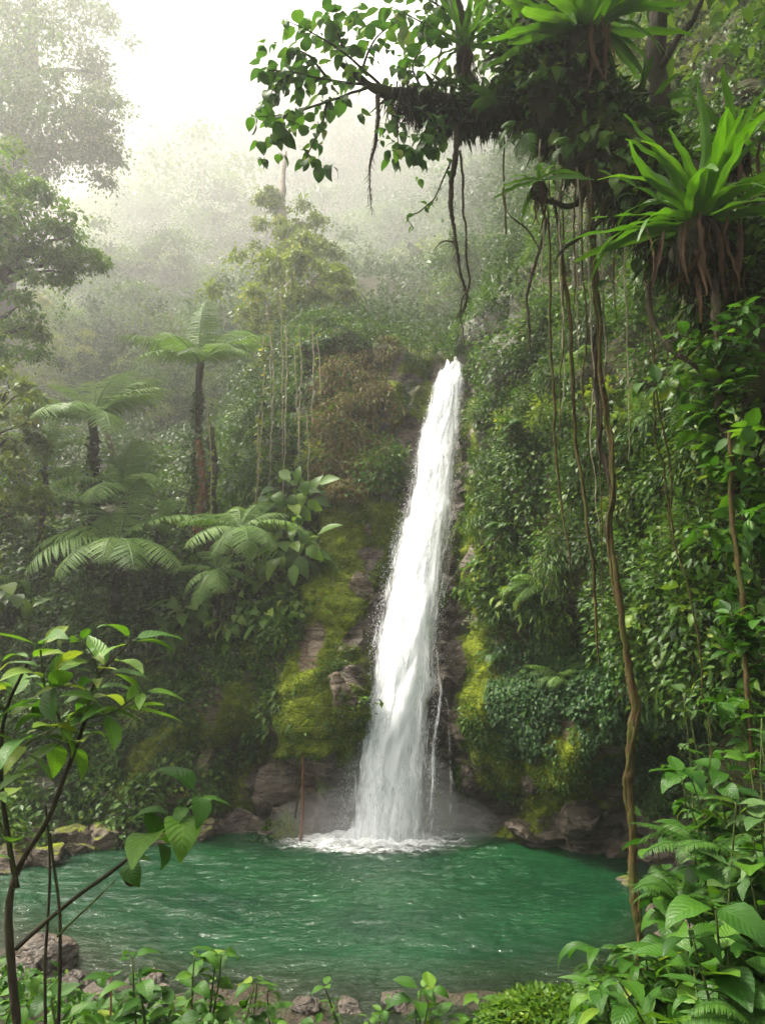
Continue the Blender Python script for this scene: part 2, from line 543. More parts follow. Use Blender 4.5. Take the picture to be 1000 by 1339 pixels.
for u, y1, rows in COLS:
    p1 = on_water(u, y1)
    col = [p1 + np.array([0, -.5, -2.4]), p1] + [at(u, v, far(y)) for v, y in rows]
    col.append(col[-1] + np.array([0, 60, -20.0]))
    ctrl.append(col)
ctrl = np.array(ctrl)
cu = np.array([c[0] for c in COLS], float)
ug = np.concatenate([np.arange(-900, 0, 30), np.arange(0, 330, 4.5), np.arange(330, 660, 2.2), np.arange(660, 1000, 3.2), np.arange(1000, 2001, 25)])
cnt = [7, 26, 40, 52, 54, 44, 44, 50, 34, 22, 5]
vparam = np.concatenate([k + np.arange(n) / n for k, n in enumerate(cnt)] + [[len(cnt)]])
G0 = np.zeros((len(ug), ctrl.shape[1], 3))
for r in range(ctrl.shape[1]):
    for k in range(3):
        G0[:, r, k] = np.interp(ug, cu, ctrl[:, r, k])
i0 = np.minimum(vparam.astype(int), ctrl.shape[1] - 2)
fr = (vparam - i0)
# monotone cubic in height order
slope = np.zeros_like(G0)
d = np.diff(G0, axis=1)
slope[:, 1:-1] = np.where(d[:, :-1] * d[:, 1:] > 0, 2 * d[:, :-1] * d[:, 1:] / (d[:, :-1] + d[:, 1:] + 1e-12 * np.sign(d[:, :-1] + d[:, 1:] + 1e-20)), 0)
slope[:, 0], slope[:, -1] = d[:, 0], d[:, -1]
f1 = fr[None, :, None]
G = (2 * f1 ** 3 - 3 * f1 ** 2 + 1) * G0[:, i0] + (f1 ** 3 - 2 * f1 ** 2 + f1) * slope[:, i0] + (-2 * f1 ** 3 + 3 * f1 ** 2) * G0[:, i0 + 1] + (f1 ** 3 - f1 ** 2) * slope[:, i0 + 1]
for _ in range(3):
    G[1:-1] = .25 * G[:-2] + .5 * G[1:-1] + .25 * G[2:]


def grid_normals(G):
    a = np.gradient(G, axis=0)
    b = np.gradient(G, axis=1)
    n = unit(np.cross(a, b))
    return n


NG = grid_normals(G)
mid = NG[200, 120]
if mid[1] > 0:
    NG = -NG
GU, GV = to_px(G)


def in_poly(u, v, poly):
    r = np.zeros(np.shape(u), bool)
    n = len(poly)
    for k in range(n):
        x0, y0 = poly[k]
        x1, y1 = poly[(k + 1) % n]
        c = ((y0 > v) != (y1 > v)) & (u < (x1 - x0) * (v - y0) / (y1 - y0 + 1e-9) + x0)
        r ^= c
    return r


wob_u = GU + 14 * fbm(G * 1.3, 3, 71)
wob_v = GV + 14 * fbm(G * 1.3, 3, 75)
MOSS = [
    [(425, 668), (520, 660), (527, 690), (505, 700), (485, 740), (470, 800), (442, 850), (432, 930), (445, 965), (380, 968), (378, 900), (398, 820), (412, 740)],
    [(500, 580), (525, 520), (545, 500), (570, 470), (520, 450), (505, 500)],
    [(608, 830), (640, 800), (655, 860), (690, 930), (690, 1000), (660, 1035), (600, 1030), (612, 930)],
    [(655, 1010), (700, 950), (760, 920), (820, 950), (830, 1050), (740, 1065), (700, 1065)],
    [(140, 1060), (180, 985), (250, 930), (290, 905), (345, 900), (345, 945), (295, 965), (265, 1000), (200, 1000), (160, 1065)],
    [(355, 930), (450, 930), (455, 1000), (400, 1010), (360, 990)],
    [(604, 490), (624, 480), (648, 700), (640, 800), (612, 790), (612, 600)],
]
ROCK = [
    [(525, 545), (560, 495), (580, 476), (565, 560), (545, 625), (518, 605)],
    [(465, 715), (520, 680), (535, 650), (510, 760), (485, 860), (460, 960), (428, 890), (442, 850), (466, 800)],
    [(270, 1100), (290, 1020), (330, 955), (390, 965), (470, 940), (460, 1100)],
    [(565, 1100), (570, 820), (585, 700), (595, 560), (618, 600), (616, 800), (612, 930), (600, 1030), (645, 1035), (665, 1100)],
    [(640, 1110), (660, 1030), (720, 1055), (800, 1050), (920, 1080), (920, 1160), (700, 1130)],
]
FALL = [(578, 612, 474), (566, 608, 505), (556, 605, 540), (546, 600, 580), (538, 598, 620), (530, 594, 660), (519, 589, 700), (508, 581, 750), (498, 576, 800),
        (488, 572, 850), (479, 569, 900), (471, 566, 950), (463, 563, 1000), (455, 561, 1050), (450, 560, 1088), (448, 562, 1099)]
near = G[..., 1] < 27
moss = np.zeros(G.shape[:2])
for p in MOSS:
    moss = np.where(near & in_poly(wob_u, wob_v, p), 1.0, moss)
bare = np.zeros(G.shape[:2], bool)
for p in ROCK:
    bare |= near & in_poly(wob_u, wob_v, p)
fl = np.interp(GV, [f[2] for f in FALL], [f[0] for f in FALL])
frt = np.interp(GV, [f[2] for f in FALL], [f[1] for f in FALL])
chan = near & (GU > fl - 12) & (GU < frt + 8) & (GV > 470)
bare |= chan
moss[bare & (moss < .5)] = .12
veg = near & ~bare & (moss < .5)
moss[veg] = .45


def blur(a, n=3):
    a = a.copy()
    for _ in range(n):
        a[1:-1] = .25 * a[:-2] + .5 * a[1:-1] + .25 * a[2:]
        a[:, 1:-1] = .25 * a[:, :-2] + .5 * a[:, 1:-1] + .25 * a[:, 2:]
    return a


slab = blur((near & in_poly(wob_u, wob_v, MOSS[0])).astype(float), 5)
moss = np.where(bare & (moss < .5) & (fbm(G * .9, 4, 79) > .08), .62, moss)
moss = np.where((moss > .8) & (fbm(G * .7, 4, 83) < -.2), .35, moss)
moss_s = blur(moss, 4)
chan_s = blur(chan.astype(float), 6)
soil = blur((veg | ~near).astype(float), 3) * .75
zz = G[..., 2]
wet = np.clip(1.25 - zz / 1.6, 0, 1) * .9
wet = np.maximum(wet, blur(np.where(near & (np.abs(GU - (fl + frt) / 2) < 90), .75, 0), 10))
# relief
amp_n = np.where(near, 1.0, 0.0)
bl = blur(bare.astype(float), 5)
disp = .38 * fbm(G * .55, 4, 3) + (.16 + .16 * bl) * ridged(G * np.array([1.1, 1.1, 1.9]), 4, 9) + .05 * fbm(G * 6, 3, 13)
# angular ledges on the bare rock
q = G @ np.array([.45, .3, .85]) * 2.6 + fbm(G * 1.2, 3, 44) * 1.4
disp += bl * .22 * (np.abs(q - np.floor(q) - .5) * 2 - .5)
q = G @ np.array([-.8, .3, .5]) * 1.9 + fbm(G * 1.5, 3, 48) * 1.1
disp += bl * .16 * (np.abs(q - np.floor(q) - .5) * 2 - .5)
far_disp = 6 * fbm(G * .022, 4, 21) + 1.8 * fbm(G * .09, 3, 25)
fn = np.clip((G[..., 1] - 24) / 34, 0, 1)
disp = disp * (1 - fn) * (1 - .75 * chan_s) + far_disp * fn


def gauss(cu_, cv_, ru, rv):
    return np.exp(-((GU - cu_) / ru) ** 2 - ((GV - cv_) / rv) ** 2) * near


disp *= 1 - .65 * slab
bil = np.abs(vnoise(G * .95, 31)) * .75 + np.abs(vnoise(G * 2.1 + 5, 33)) * .4
disp += blur(veg.astype(float), 4) * (.75 * bil - .2)
disp += blur((moss > .8).astype(float), 3) * (.16 * np.abs(vnoise(G * 3.1, 35)) + .08 * np.abs(vnoise(G * 7, 36)) + .12 * ridged(G * .9, 2, 37))
disp += .55 * gauss(425, 930, 45, 50) - .9 * gauss(322, 985, 42, 45) - .8 * gauss(625, 1062, 40, 26) - .5 * gauss(585, 1060, 30, 30)
disp += .5 * gauss(650, 960, 35, 60) + .45 * gauss(745, 1000, 45, 45) - .7 * gauss(745, 850, 60, 50) + .4 * gauss(690, 905, 40, 30) - .8 * gauss(850, 1010, 60, 45)
disp += .5 * gauss(240, 975, 50, 30) + .3 * gauss(320, 915, 40, 20) - .4 * gauss(690, 1045, 30, 22)
disp += .35 * gauss(465, 672, 55, 22)
G2 = G + NG * disp[..., None]
for _ in range(1):
    G2[1:-1, 1:-1] = .7 * G2[1:-1, 1:-1] + .075 * (G2[:-2, 1:-1] + G2[2:, 1:-1] + G2[1:-1, :-2] + G2[1:-1, 2:])
NG2 = grid_normals(G2)
if NG2[200, 120][1] > 0:
    NG2 = -NG2
nu, nv = G2.shape[:2]
ii = np.arange(nu - 1)[:, None] * nv
jj = np.arange(nv - 1)[None]
quads = np.stack([ii + jj, ii + nv + jj, ii + nv + jj + 1, ii + jj + 1], -1).reshape(-1, 4)
mb = MB()
mb.add(G2.reshape(-1, 3), [quads])
terr = link('gorge_terrain', mb.mesh('gorge_terrain', M['cliff'], True, dict(moss=moss_s, wet=wet, soil=soil)))
tag(terr, 'steep gorge of wet mossy rock walls and forested hillsides round the pool', 'terrain', kind='structure')

# cells for sowing plants
Pc = .25 * (G2[:-1, :-1] + G2[1:, :-1] + G2[1:, 1:] + G2[:-1, 1:])
ea = G2[1:, :-1] - G2[:-1, :-1]
eb = G2[:-1, 1:] - G2[:-1, :-1]
Ac = np.linalg.norm(np.cross(ea, eb), axis=-1)
Nc = unit(NG2[:-1, :-1] + NG2[1:, 1:])
Uc, Vc = to_px(Pc)
vegc = veg[:-1, :-1]
mossc = moss[:-1, :-1]
barec = bare[:-1, :-1]
PcF, NcF, UcF, VcF = Pc.reshape(-1, 3), Nc.reshape(-1, 3), Uc.ravel(), Vc.ravel()


def on_terrain(u, v, rad=9):
    """the nearest spot of the rock face or hillside seen at photo pixel (u, v)"""
    d2 = (UcF - u) ** 2 + (VcF - v) ** 2
    k = np.where(d2 < rad * rad)[0]
    if not len(k):
        k = np.array([np.argmin(d2)])
    k = k[np.argmin(PcF[k, 1])]
    return PcF[k].copy(), NcF[k].copy()


def sow(weight, n, power=1.0):
    w = (weight * Ac).ravel()
    w = w / w.sum()
    k = rng.choice(len(w), n, p=w)
    i, j = np.unravel_index(k, Ac.shape)
    a, b = rng.random((n, 1)), rng.random((n, 1))
    return PcF[k] + (a - .5) * ea[i, j] + (b - .5) * eb[i, j], NcF[k]


# ------------------------------------------------------------------ ground: pool bed and near bank
xs = np.concatenate([np.linspace(-260, -14, 30), np.arange(-13.8, 12, .14), np.linspace(12.2, 260, 30)])
ys = np.concatenate([np.linspace(-260, -6, 24), np.arange(-5.8, 20, .14), np.linspace(20.3, 60, 20)])
X, Yg = np.meshgrid(xs, ys, indexing='ij')
P2 = np.stack([X, Yg, np.zeros_like(X)], -1)


def shore(x):
    """distance at which the near bank meets the water"""
    return np.interp(x, [-9, -6, -4, -2, 0, 1.5, 2.5, 3.4, 4.5, 6, 9], [13.5, 12, 10.7, 9.9, 9.5, 9.6, 9.9, 10.8, 12.2, 13.2, 13])


def bank(x, y):
    sh = shore(x) + .5 * fbm(np.stack([x * .5, y * .5, x * 0], -1), 3, 61)
    dd = sh - y
    z = np.where(dd > 0, np.minimum(.06 * dd + .36 * np.maximum(dd - .8, 0), 2.35 + .02 * np.maximum(-y, 0)), np.maximum(.28 * dd, -1.9 + 0 * dd))
    side = np.clip((np.abs(x) - 2.4) / 2.5, 0, 2) * np.clip(dd / 4, 0, 1) * .35
    return z + np.where(x > 0, side, side * .4)


Zg = bank(X, Yg)
P3 = np.stack([X, Yg, Zg], -1)
Zg = Zg + (.12 * fbm(P3 * 1.1, 4, 63) + .05 * fbm(P3 * 5, 3, 67)) * (np.abs(X) < 20) + np.where(np.abs(X) > 20, -.3, 0)
Zg = np.where(Yg > 19, np.minimum(Zg, -1.9), Zg)
P3[..., 2] = Zg
n1, n2 = X.shape
ii = np.arange(n1 - 1)[:, None] * n2
jj = np.arange(n2 - 1)[None]
quads = np.stack([ii + jj, ii + n2 + jj, ii + n2 + jj + 1, ii + jj + 1], -1).reshape(-1, 4)
mb = MB()
mb.add(P3.reshape(-1, 3), [quads])


def ground_mat():
    m, nt, N, L = new_mat('stony_bank')
    geo = N.new('ShaderNodeNewGeometry')
    pos = geo.outputs['Position']
    vo = N.new('ShaderNodeTexVoronoi')
    vo.inputs['Scale'].default_value = 3.6
    vo.inputs['Randomness'].default_value = 1
    L.new(pos, vo.inputs['Vector'])
    n1 = noise_tex(nt, pos, 1.4, 6)
    n2 = noise_tex(nt, pos, 14, 5)
    c = ramp(nt, n2, [(.3, (.01, .009, .005)), (.6, (.032, .026, .016)), (.75, (.07, .058, .04))])
    c2 = mixc(nt, 1.0, ramp(nt, vo.outputs['Color'], [(.1, (.3, .28, .24)), (.9, (.9, .85, .75))]), c, 'MULTIPLY')
    c = mixc(nt, .6, c, mixc(nt, 1.0, c2, (1.7, 1.7, 1.7), 'MULTIPLY'))
    c = mixc(nt, ramp(nt, n1, [(.48, (0, 0, 0)), (.6, (.8, .8, .8))]), c, (.02, .028, .007))
    p = N.new('ShaderNodeBsdfPrincipled')
    L.new(c, p.inputs['Base Color'])
    p.inputs['Roughness'].default_value = .6
    p.inputs['Specular IOR Level'].default_value = .2
    b = N.new('ShaderNodeBump')
    b.inputs['Strength'].default_value = 1
    b.inputs['Distance'].default_value = .08
    L.new(mathn(nt, 'SUBTRACT', n2, vo.outputs['Distance']), b.inputs['Height'])
    L.new(b.outputs[0], p.inputs['Normal'])
    out_surface(nt, p.outputs[0])
    return m


g = link('ground', mb.mesh('ground', ground_mat()))
tag(g, 'stony bed of the pool and muddy near bank', 'ground', kind='structure')


def ground_z(x, y):
    i = np.argmin(np.abs(xs - x))
    j = np.argmin(np.abs(ys - y))
    return Zg[i, j]


# ------------------------------------------------------------------ water
xs_w = np.linspace(-13, 9, 440)
ys_w = np.linspace(7.5, 19, 320)
Xw, Yw = np.meshgrid(xs_w, ys_w, indexing='ij')
fx, fy = .1, 16.9
rr = np.hypot(Xw - fx, Yw - fy)
Pw = np.stack([Xw, Yw, 0 * Xw], -1)
zw = .03 * fbm(Pw * np.array([1.6, 2.6, 1]), 4, 81) + .014 * ridged(Pw * np.array([3.6, 6, 1]), 2, 85)
zw = zw * (1 + 1.6 * np.exp(-rr / 3)) + .018 * np.sin(rr * 7.5 + 2.5 * fbm(Pw * .6, 2, 88)) * np.exp(-rr / 5)
Pw[..., 2] = zw
depth = -bank(Xw, Yw)
depth = np.minimum(depth, 1.9)
# distance to cliff foot also makes it shallow
n1, n2 = Xw.shape
ii = np.arange(n1 - 1)[:, None] * n2
jj = np.arange(n2 - 1)[None]
quads = np.stack([ii + jj, ii + n2 + jj, ii + n2 + jj + 1, ii + jj + 1], -1).reshape(-1, 4)
mb = MB()
mb.add(Pw.reshape(-1, 3), [quads])


def water_mat():
    m, nt, N, L = new_mat('green_pool_water')
    geo = N.new('ShaderNodeNewGeometry')
    pos = geo.outputs['Position']
    dp = attr(nt, 'depth')
    n = noise_tex(nt, pos, .35, 3)
    deep = ramp(nt, n, [(.3, (.0018, .019, .0085)), (.7, (.006, .042, .0125))])
    dn = mathn(nt, 'DIVIDE', dp, 1.9, True)
    col = mixc(nt, ramp(nt, dn, [(.0, (0, 0, 0)), (.2, (1, 1, 1))]), (.016, .03, .012), deep)
    p = N.new('ShaderNodeBsdfPrincipled')
    L.new(col, p.inputs['Base Color'])
    p.inputs['Roughness'].default_value = .07
    p.inputs['IOR'].default_value = 1.33
    mp = N.new('ShaderNodeMapping')
    mp.inputs['Scale'].default_value = (1.0, 1.7, 1.0)
    L.new(pos, mp.inputs[0])
    w1 = noise_tex(nt, mp.outputs[0], 2.3, 5, .62, .9)
    w2 = noise_tex(nt, mp.outputs[0], 12, 4, .62, .8)
    h = mathn(nt, 'ADD', w1, mathn(nt, 'MULTIPLY', w2, .55))
    b = N.new('ShaderNodeBump')
    b.inputs['Strength'].default_value = .5
    b.inputs['Distance'].default_value = .11
    L.new(h, b.inputs['Height'])
    L.new(b.outputs[0], p.inputs['Normal'])
    gl = N.new('ShaderNodeBsdfGlossy')
    gl.inputs['Roughness'].default_value = .06
    L.new(b.outputs[0], gl.inputs['Normal'])
    tr = N.new('ShaderNodeBsdfTransparent')
    tr.inputs['Color'].default_value = (.55, .75, .6, 1)
    fz = N.new('ShaderNodeFresnel')
    fz.inputs['IOR'].default_value = 1.33
    L.new(b.outputs[0], fz.inputs['Normal'])
    clear = N.new('ShaderNodeMixShader')
    L.new(fz.outputs[0], clear.inputs[0])
    L.new(tr.outputs[0], clear.inputs[1])
    L.new(gl.outputs[0], clear.inputs[2])
    mx = N.new('ShaderNodeMixShader')
    L.new(ramp(nt, dn, [(0, (.25, .25, .25)), (.1, (.7, .7, .7)), (.26, (1, 1, 1))]), mx.inputs[0])
    L.new(clear.outputs[0], mx.inputs[1])
    L.new(p.outputs[0], mx.inputs[2])
    out_surface(nt, mx.outputs[0])
    return m


w = link('pool_water', mb.mesh('pool_water', water_mat(), True, dict(depth=depth)))
tag(w, 'rippled emerald green water of the plunge pool', 'water', kind='structure')

# ------------------------------------------------------------------ waterfall


def fall_mat(name, cover, thr, sx, sy):
    m, nt, N, L = new_mat(name)
    uv = N.new('ShaderNodeUVMap')
    sp = N.new('ShaderNodeSeparateXYZ')
    L.new(uv.outputs[0], sp.inputs[0])
    mp = N.new('ShaderNodeMapping')
    mp.inputs['Scale'].default_value = (sx, sy, 1)
    L.new(uv.outputs[0], mp.inputs[0])
    n1 = noise_tex(nt, mp.outputs[0], 1.0, 7, .68, .35)
    mp2 = N.new('ShaderNodeMapping')
    mp2.inputs['Scale'].default_value = (sx * 3.1, sy * 5.0, 1)
    L.new(uv.outputs[0], mp2.inputs[0])
    n2 = noise_tex(nt, mp2.outputs[0], 1.0, 5, .7, .2)
    edge = mathn(nt, 'MULTIPLY', mathn(nt, 'ABSOLUTE', mathn(nt, 'SUBTRACT', attr(nt, 'side'), .5)), 2.0)
    e3 = mathn(nt, 'POWER', edge, 2.2)
    f = mathn(nt, 'ADD', mathn(nt, 'MULTIPLY', n1, .9), mathn(nt, 'MULTIPLY', n2, .55))
    f = mathn(nt, 'SUBTRACT', mathn(nt, 'ADD', f, cover), mathn(nt, 'MULTIPLY', e3, 1.0))
    al = ramp(nt, f, [(thr, (0, 0, 0)), (thr + .3, (1, 1, 1))])
    df = N.new('ShaderNodeBsdfDiffuse')
    L.new(ramp(nt, n2, [(.3, (.82, .85, .87)), (.6, (.95, .96, .965))]), df.inputs['Color'])
    bp = N.new('ShaderNodeBump')
    bp.inputs['Strength'].default_value = .35
    bp.inputs['Distance'].default_value = .06
    L.new(n1, bp.inputs['Height'])
    L.new(bp.outputs[0], df.inputs['Normal'])
    tl = N.new('ShaderNodeBsdfTranslucent')
    tl.inputs['Color'].default_value = (.9, .93, .95, 1)
    m1 = N.new('ShaderNodeMixShader')
    m1.inputs[0].default_value = .4
    L.new(df.outputs[0], m1.inputs[1])
    L.new(tl.outputs[0], m1.inputs[2])
    tp = N.new('ShaderNodeBsdfTransparent')
    m2 = N.new('ShaderNodeMixShader')
    L.new(al, m2.inputs[0])
    L.new(tp.outputs[0], m2.inputs[1])
    L.new(m1.outputs[0], m2.inputs[2])
    out_surface(nt, m2.outputs[0])
    return m


fall_root = empty('waterfall', on_water(505, 17.0), 'tall white waterfall dropping down the mossy cliff into the green pool', 'waterfall')
fo = np.array(fall_root.location)
fv = np.array([f[2] for f in FALL], float)
flu = np.array([f[0] for f in FALL], float)
fru = np.array([f[1] for f in FALL], float)


def fall_depth(v):
    return np.interp(v, [440, 474, 500, 540, 600, 670, 800, 930, 1030, 1090], [24.5, 22.6, 21.7, 21.1, 20.4, 19.6, 18.4, 17.6, 17.25, 17.1])


def sheet(k, grow, front, cover, sx, sy, seed, edges=FALL, name='water_sheet', ns=30, bulge=.22, ragged=26):
    """one translucent layer of falling water between two ragged edges"""
    ev = np.array([f[2] for f in edges], float)
    el = np.array([f[0] for f in edges], float)
    er = np.array([f[1] for f in edges], float)
    nt_ = 220
    q = np.linspace(0, 1, nt_)
    s = np.linspace(0, 1, ns)
    top = ev[0] + ragged * np.clip(.5 + fbm(np.stack([s * 6, 0 * s + seed, 0 * s], -1), 3, seed + 2), 0, 1) - ragged * .25
    Vv = top[None] + (ev[-1] - top[None]) * q[:, None]
    l, r = np.interp(Vv, ev, el), np.interp(Vv, ev, er)
    c, hw = (l + r) / 2, (r - l) / 2 * grow
    jit = 1 + .16 * fbm(np.stack([0 * Vv + seed, Vv * .03, np.sign(s - .5)[None] * 3 + 0 * Vv], -1), 3, seed + 4)
    U = c + (2 * s[None] - 1) * hw * jit
    up, rr_ = (669.5 - Vv) / F, (U - 500) / F
    yd = fall_depth(Vv) - front - (1 - (2 * s[None] - 1) ** 2) * bulge
    sc = yd / (CP - up * SP)
    Pg = np.stack([rr_ * sc, yd, CAMZ + (SP + up * CP) * sc], -1)
    run = np.concatenate([np.zeros((1, ns)), np.cumsum(np.linalg.norm(np.diff(Pg, axis=0), axis=2), axis=0)])
    wdt = np.linalg.norm(Pg[:, -1] - Pg[:, 0], axis=1)[:, None]
    uvs = np.stack([(s[None] - .5) * wdt + 5 * k, run + 13 * k], -1)
    side = np.repeat(s[None], nt_, 0)
    q3 = np.stack([uvs[..., 0] * 4.5, uvs[..., 1] * .5, 0 * side], -1)
    Pg[..., 1] -= .08 * fbm(q3, 4, seed)
    Pg[..., 1] -= .14 * fbm(np.stack([side * 2, uvs[..., 1] * .9, 0 * side], -1), 3, seed + 9)
    ii = np.arange(nt_ - 1)[:, None] * ns
    jj = np.arange(ns - 1)[None]
    qd = np.stack([ii + jj, ii + jj + 1, ii + ns + jj + 1, ii + ns + jj], -1).reshape(-1, 4)
    mb = MB()
    mb.add(Pg.reshape(-1, 3), [qd], .5, uvs.reshape(-1, 2))
    return link(name, mb.mesh(name, fall_mat('falling_water', cover, .52, sx, sy), True, dict(side=side), fo), fall_root)


sheet(0, .94, .25, .5, 6.0, .5, 101)
sheet(1, 1.06, .4, .22, 8.0, .75, 121)
sheet(2, 1.22, .5, .22, 10.0, 1.0, 141)
sheet(3, 1.6, .36, .12, 13.0, 1.4, 161)
sheet(4, .8, .58, .02, 7.0, 1.3, 181)
TRICK = [
    [(566, 576, 850), (569, 577, 880), (571, 582, 905), (566, 580, 935), (560, 573, 970), (558, 574, 1020), (553, 573, 1086)],
    [(576, 584, 902), (581, 592, 930), (582, 594, 980), (578, 600, 1030), (574, 606, 1086)],
]
sheet(5, 1.0, .5, -.06, 22.0, 2.2, 191, TRICK[0], 'side_trickle', 14, .03, 4)
sheet(6, .8, .5, -.16, 24.0, 2.6, 195, TRICK[1], 'side_trickle', 14, .03, 4)


def white_mat(name, col, trans=.4):
    m, nt, N, L = new_mat(name)
    df = N.new('ShaderNodeBsdfPrincipled')
    df.inputs['Base Color'].default_value = (*col, 1)
    df.inputs['Roughness'].default_value = .5
    tl = N.new('ShaderNodeBsdfTranslucent')
    tl.inputs['Color'].default_value = (*col, 1)
    m1 = N.new('ShaderNodeMixShader')
    m1.inputs[0].default_value = trans
    L.new(df.outputs[0], m1.inputs[1])
    L.new(tl.outputs[0], m1.inputs[2])
    out_surface(nt, m1.outputs[0])
    return m


M['drop'] = white_mat('white_spray', (.9, .92, .94))
mb = MB()
n = 4200
vv = 474 + (rng.random(n) ** .75) * 612
l, r = np.interp(vv, fv, flu), np.interp(vv, fv, fru)
sd = np.where(rng.random(n) < .62, -1, 1)
edge_u = np.where(sd < 0, l, r) + sd * np.abs(rng.normal(size=n)) * (2.5 + (vv - 474) * .012) - sd * 4
Pd = np.array([at(a, b, fall_depth(b) - .25 - .4 * rng.random()) for a, b in zip(edge_u, vv)])
OCT = (np.array([[0, -.5, 0], [.12, 0, 0], [0, 0, .12], [-.12, 0, 0], [0, 0, -.12], [0, .5, 0]]),
       [np.array([[0, 1, 2], [0, 2, 3], [0, 3, 4], [0, 4, 1], [5, 2, 1], [5, 3, 2], [5, 4, 3], [5, 1, 4]])], np.zeros((6, 2)))
scatter(mb, OCT, Pd, np.array([0, -.1, -1]) + .12 * rnd(n), rnd(n), rng.uniform(.012, .05, n), .5, .7)
# splash thrown up at the foot
n = 2600
a = rng.random(n) * 2 * PI
rad = np.abs(rng.normal(size=n)) * .55
Ps = np.stack([.05 + np.cos(a) * (rad + .55), 16.9 + np.sin(a) * rad * .7, np.abs(rng.normal(size=n)) * .28 * np.exp(-rad * .6)], -1)
scatter(mb, OCT, Ps, rnd(n) + np.array([0, 0, .8]), rnd(n), rng.uniform(.008, .03, n), .5, 1.6)
sp = link('spray', mb.mesh('spray', M['drop'], True, None, fo), fall_root)
sp['kind'] = 'stuff'

# foam apron
nr, na = 40, 140
R = np.linspace(0, 1, nr)[:, None]
A = np.linspace(0, 2 * PI, na, endpoint=False)[None]
fxx = .0 + np.cos(A) * R * 2.5 - .25 * R
fyy = 16.7 + np.sin(A) * R * 1.3
pf = np.stack([fxx + 0 * A, fyy + 0 * A, 0 * R + 0 * A], -1)
hz = .03 + .2 * (1 - R) ** 2.2 + (.2 * (1 - R) ** 1.3 + .015) * fbm(pf * np.array([6, 8, 1]), 4, 151)
pf[..., 2] = hz
ii = np.arange(nr - 1)[:, None] * na
jj = np.arange(na)[None]
j2 = (jj + 1) % na
q = np.stack([ii + jj, ii + na + jj, ii + na + j2, ii + j2], -1).reshape(-1, 4)
mb = MB()
mb.add(pf.reshape(-1, 3), [q])


def foam_mat():
    m, nt, N, L = new_mat('foam')
    geo = N.new('ShaderNodeNewGeometry')
    mp = N.new('ShaderNodeMapping')
    mp.inputs['Scale'].default_value = (1, 2.0, 1)
    L.new(geo.outputs['Position'], mp.inputs[0])
    n1 = noise_tex(nt, mp.outputs[0], 3.0, 8, .72, .8)
    f = mathn(nt, 'SUBTRACT', mathn(nt, 'ADD', n1, .52), mathn(nt, 'MULTIPLY', attr(nt, 'rad'), .82))
    n2 = noise_tex(nt, mp.outputs[0], 14.0, 4, .7)
    f = mathn(nt, 'ADD', f, mathn(nt, 'MULTIPLY', mathn(nt, 'SUBTRACT', n2, .5), .5))
    al = ramp(nt, f, [(.36, (0, 0, 0)), (.98, (1, 1, 1))])
    df = N.new('ShaderNodeBsdfDiffuse')
    df.inputs['Color'].default_value = (.9, .92, .93, 1)
    tp = N.new('ShaderNodeBsdfTransparent')
    m2 = N.new('ShaderNodeMixShader')
    L.new(al, m2.inputs[0])
    L.new(tp.outputs[0], m2.inputs[1])
    L.new(df.outputs[0], m2.inputs[2])
    out_surface(nt, m2.outputs[0])
    return m


link('foam', mb.mesh('foam', foam_mat(), True, dict(rad=(R + 0 * A)), fo), fall_root)

# ------------------------------------------------------------------ boulders and outcrops
bm = bmesh.new()
bmesh.ops.create_icosphere(bm, subdivisions=5, radius=1)
bm.verts.ensure_lookup_table()
ICO = np.array([v.co[:] for v in bm.verts])
ICOF = np.array([[v.index for v in f.verts] for f in bm.faces])
bm.free()


def rock_mesh(size, seed, mat, rough=.16, cuts=9, wetv=.3, mossv=.0):
    r = np.random.default_rng(seed)
    V = ICO.copy()
    for k in range(cuts):
        nrm = unit(r.normal(size=3))
        dcut = r.uniform(.5, .85)
        h = V @ nrm
        V = V - np.maximum(h - dcut, 0)[:, None] * nrm[None] * .92
    V = V * np.asarray(size)[None]
    nn = unit(V)
    V = V + nn * (rough * np.mean(size) * (fbm(V / np.mean(size) * 1.6 + seed, 4, seed) + .5 * ridged(V / np.mean(size) * 3 + seed, 3, seed + 3)))[:, None]
    mb = MB()
    mb.add(V, [ICOF])
    o = np.ones(len(V))
    return mb.mesh('rock', mat, True, dict(moss=o * mossv, wet=o * wetv, soil=o * 0))


def boulder(name, label, pos, size, rot, seed, mat='boulder', group=None, cat='boulder', wetv=.3, mossv=0., cuts=9, rough=.16):
    o = link(name, rock_mesh(size, seed, M[mat], rough, cuts, wetv, mossv), None, tuple(pos))
    o.rotation_euler = rot
    tag(o, label, cat, group)
    return o


def rockat(u, v, back=.0):
    p, n = on_terrain(u, v)
    return p - n * back


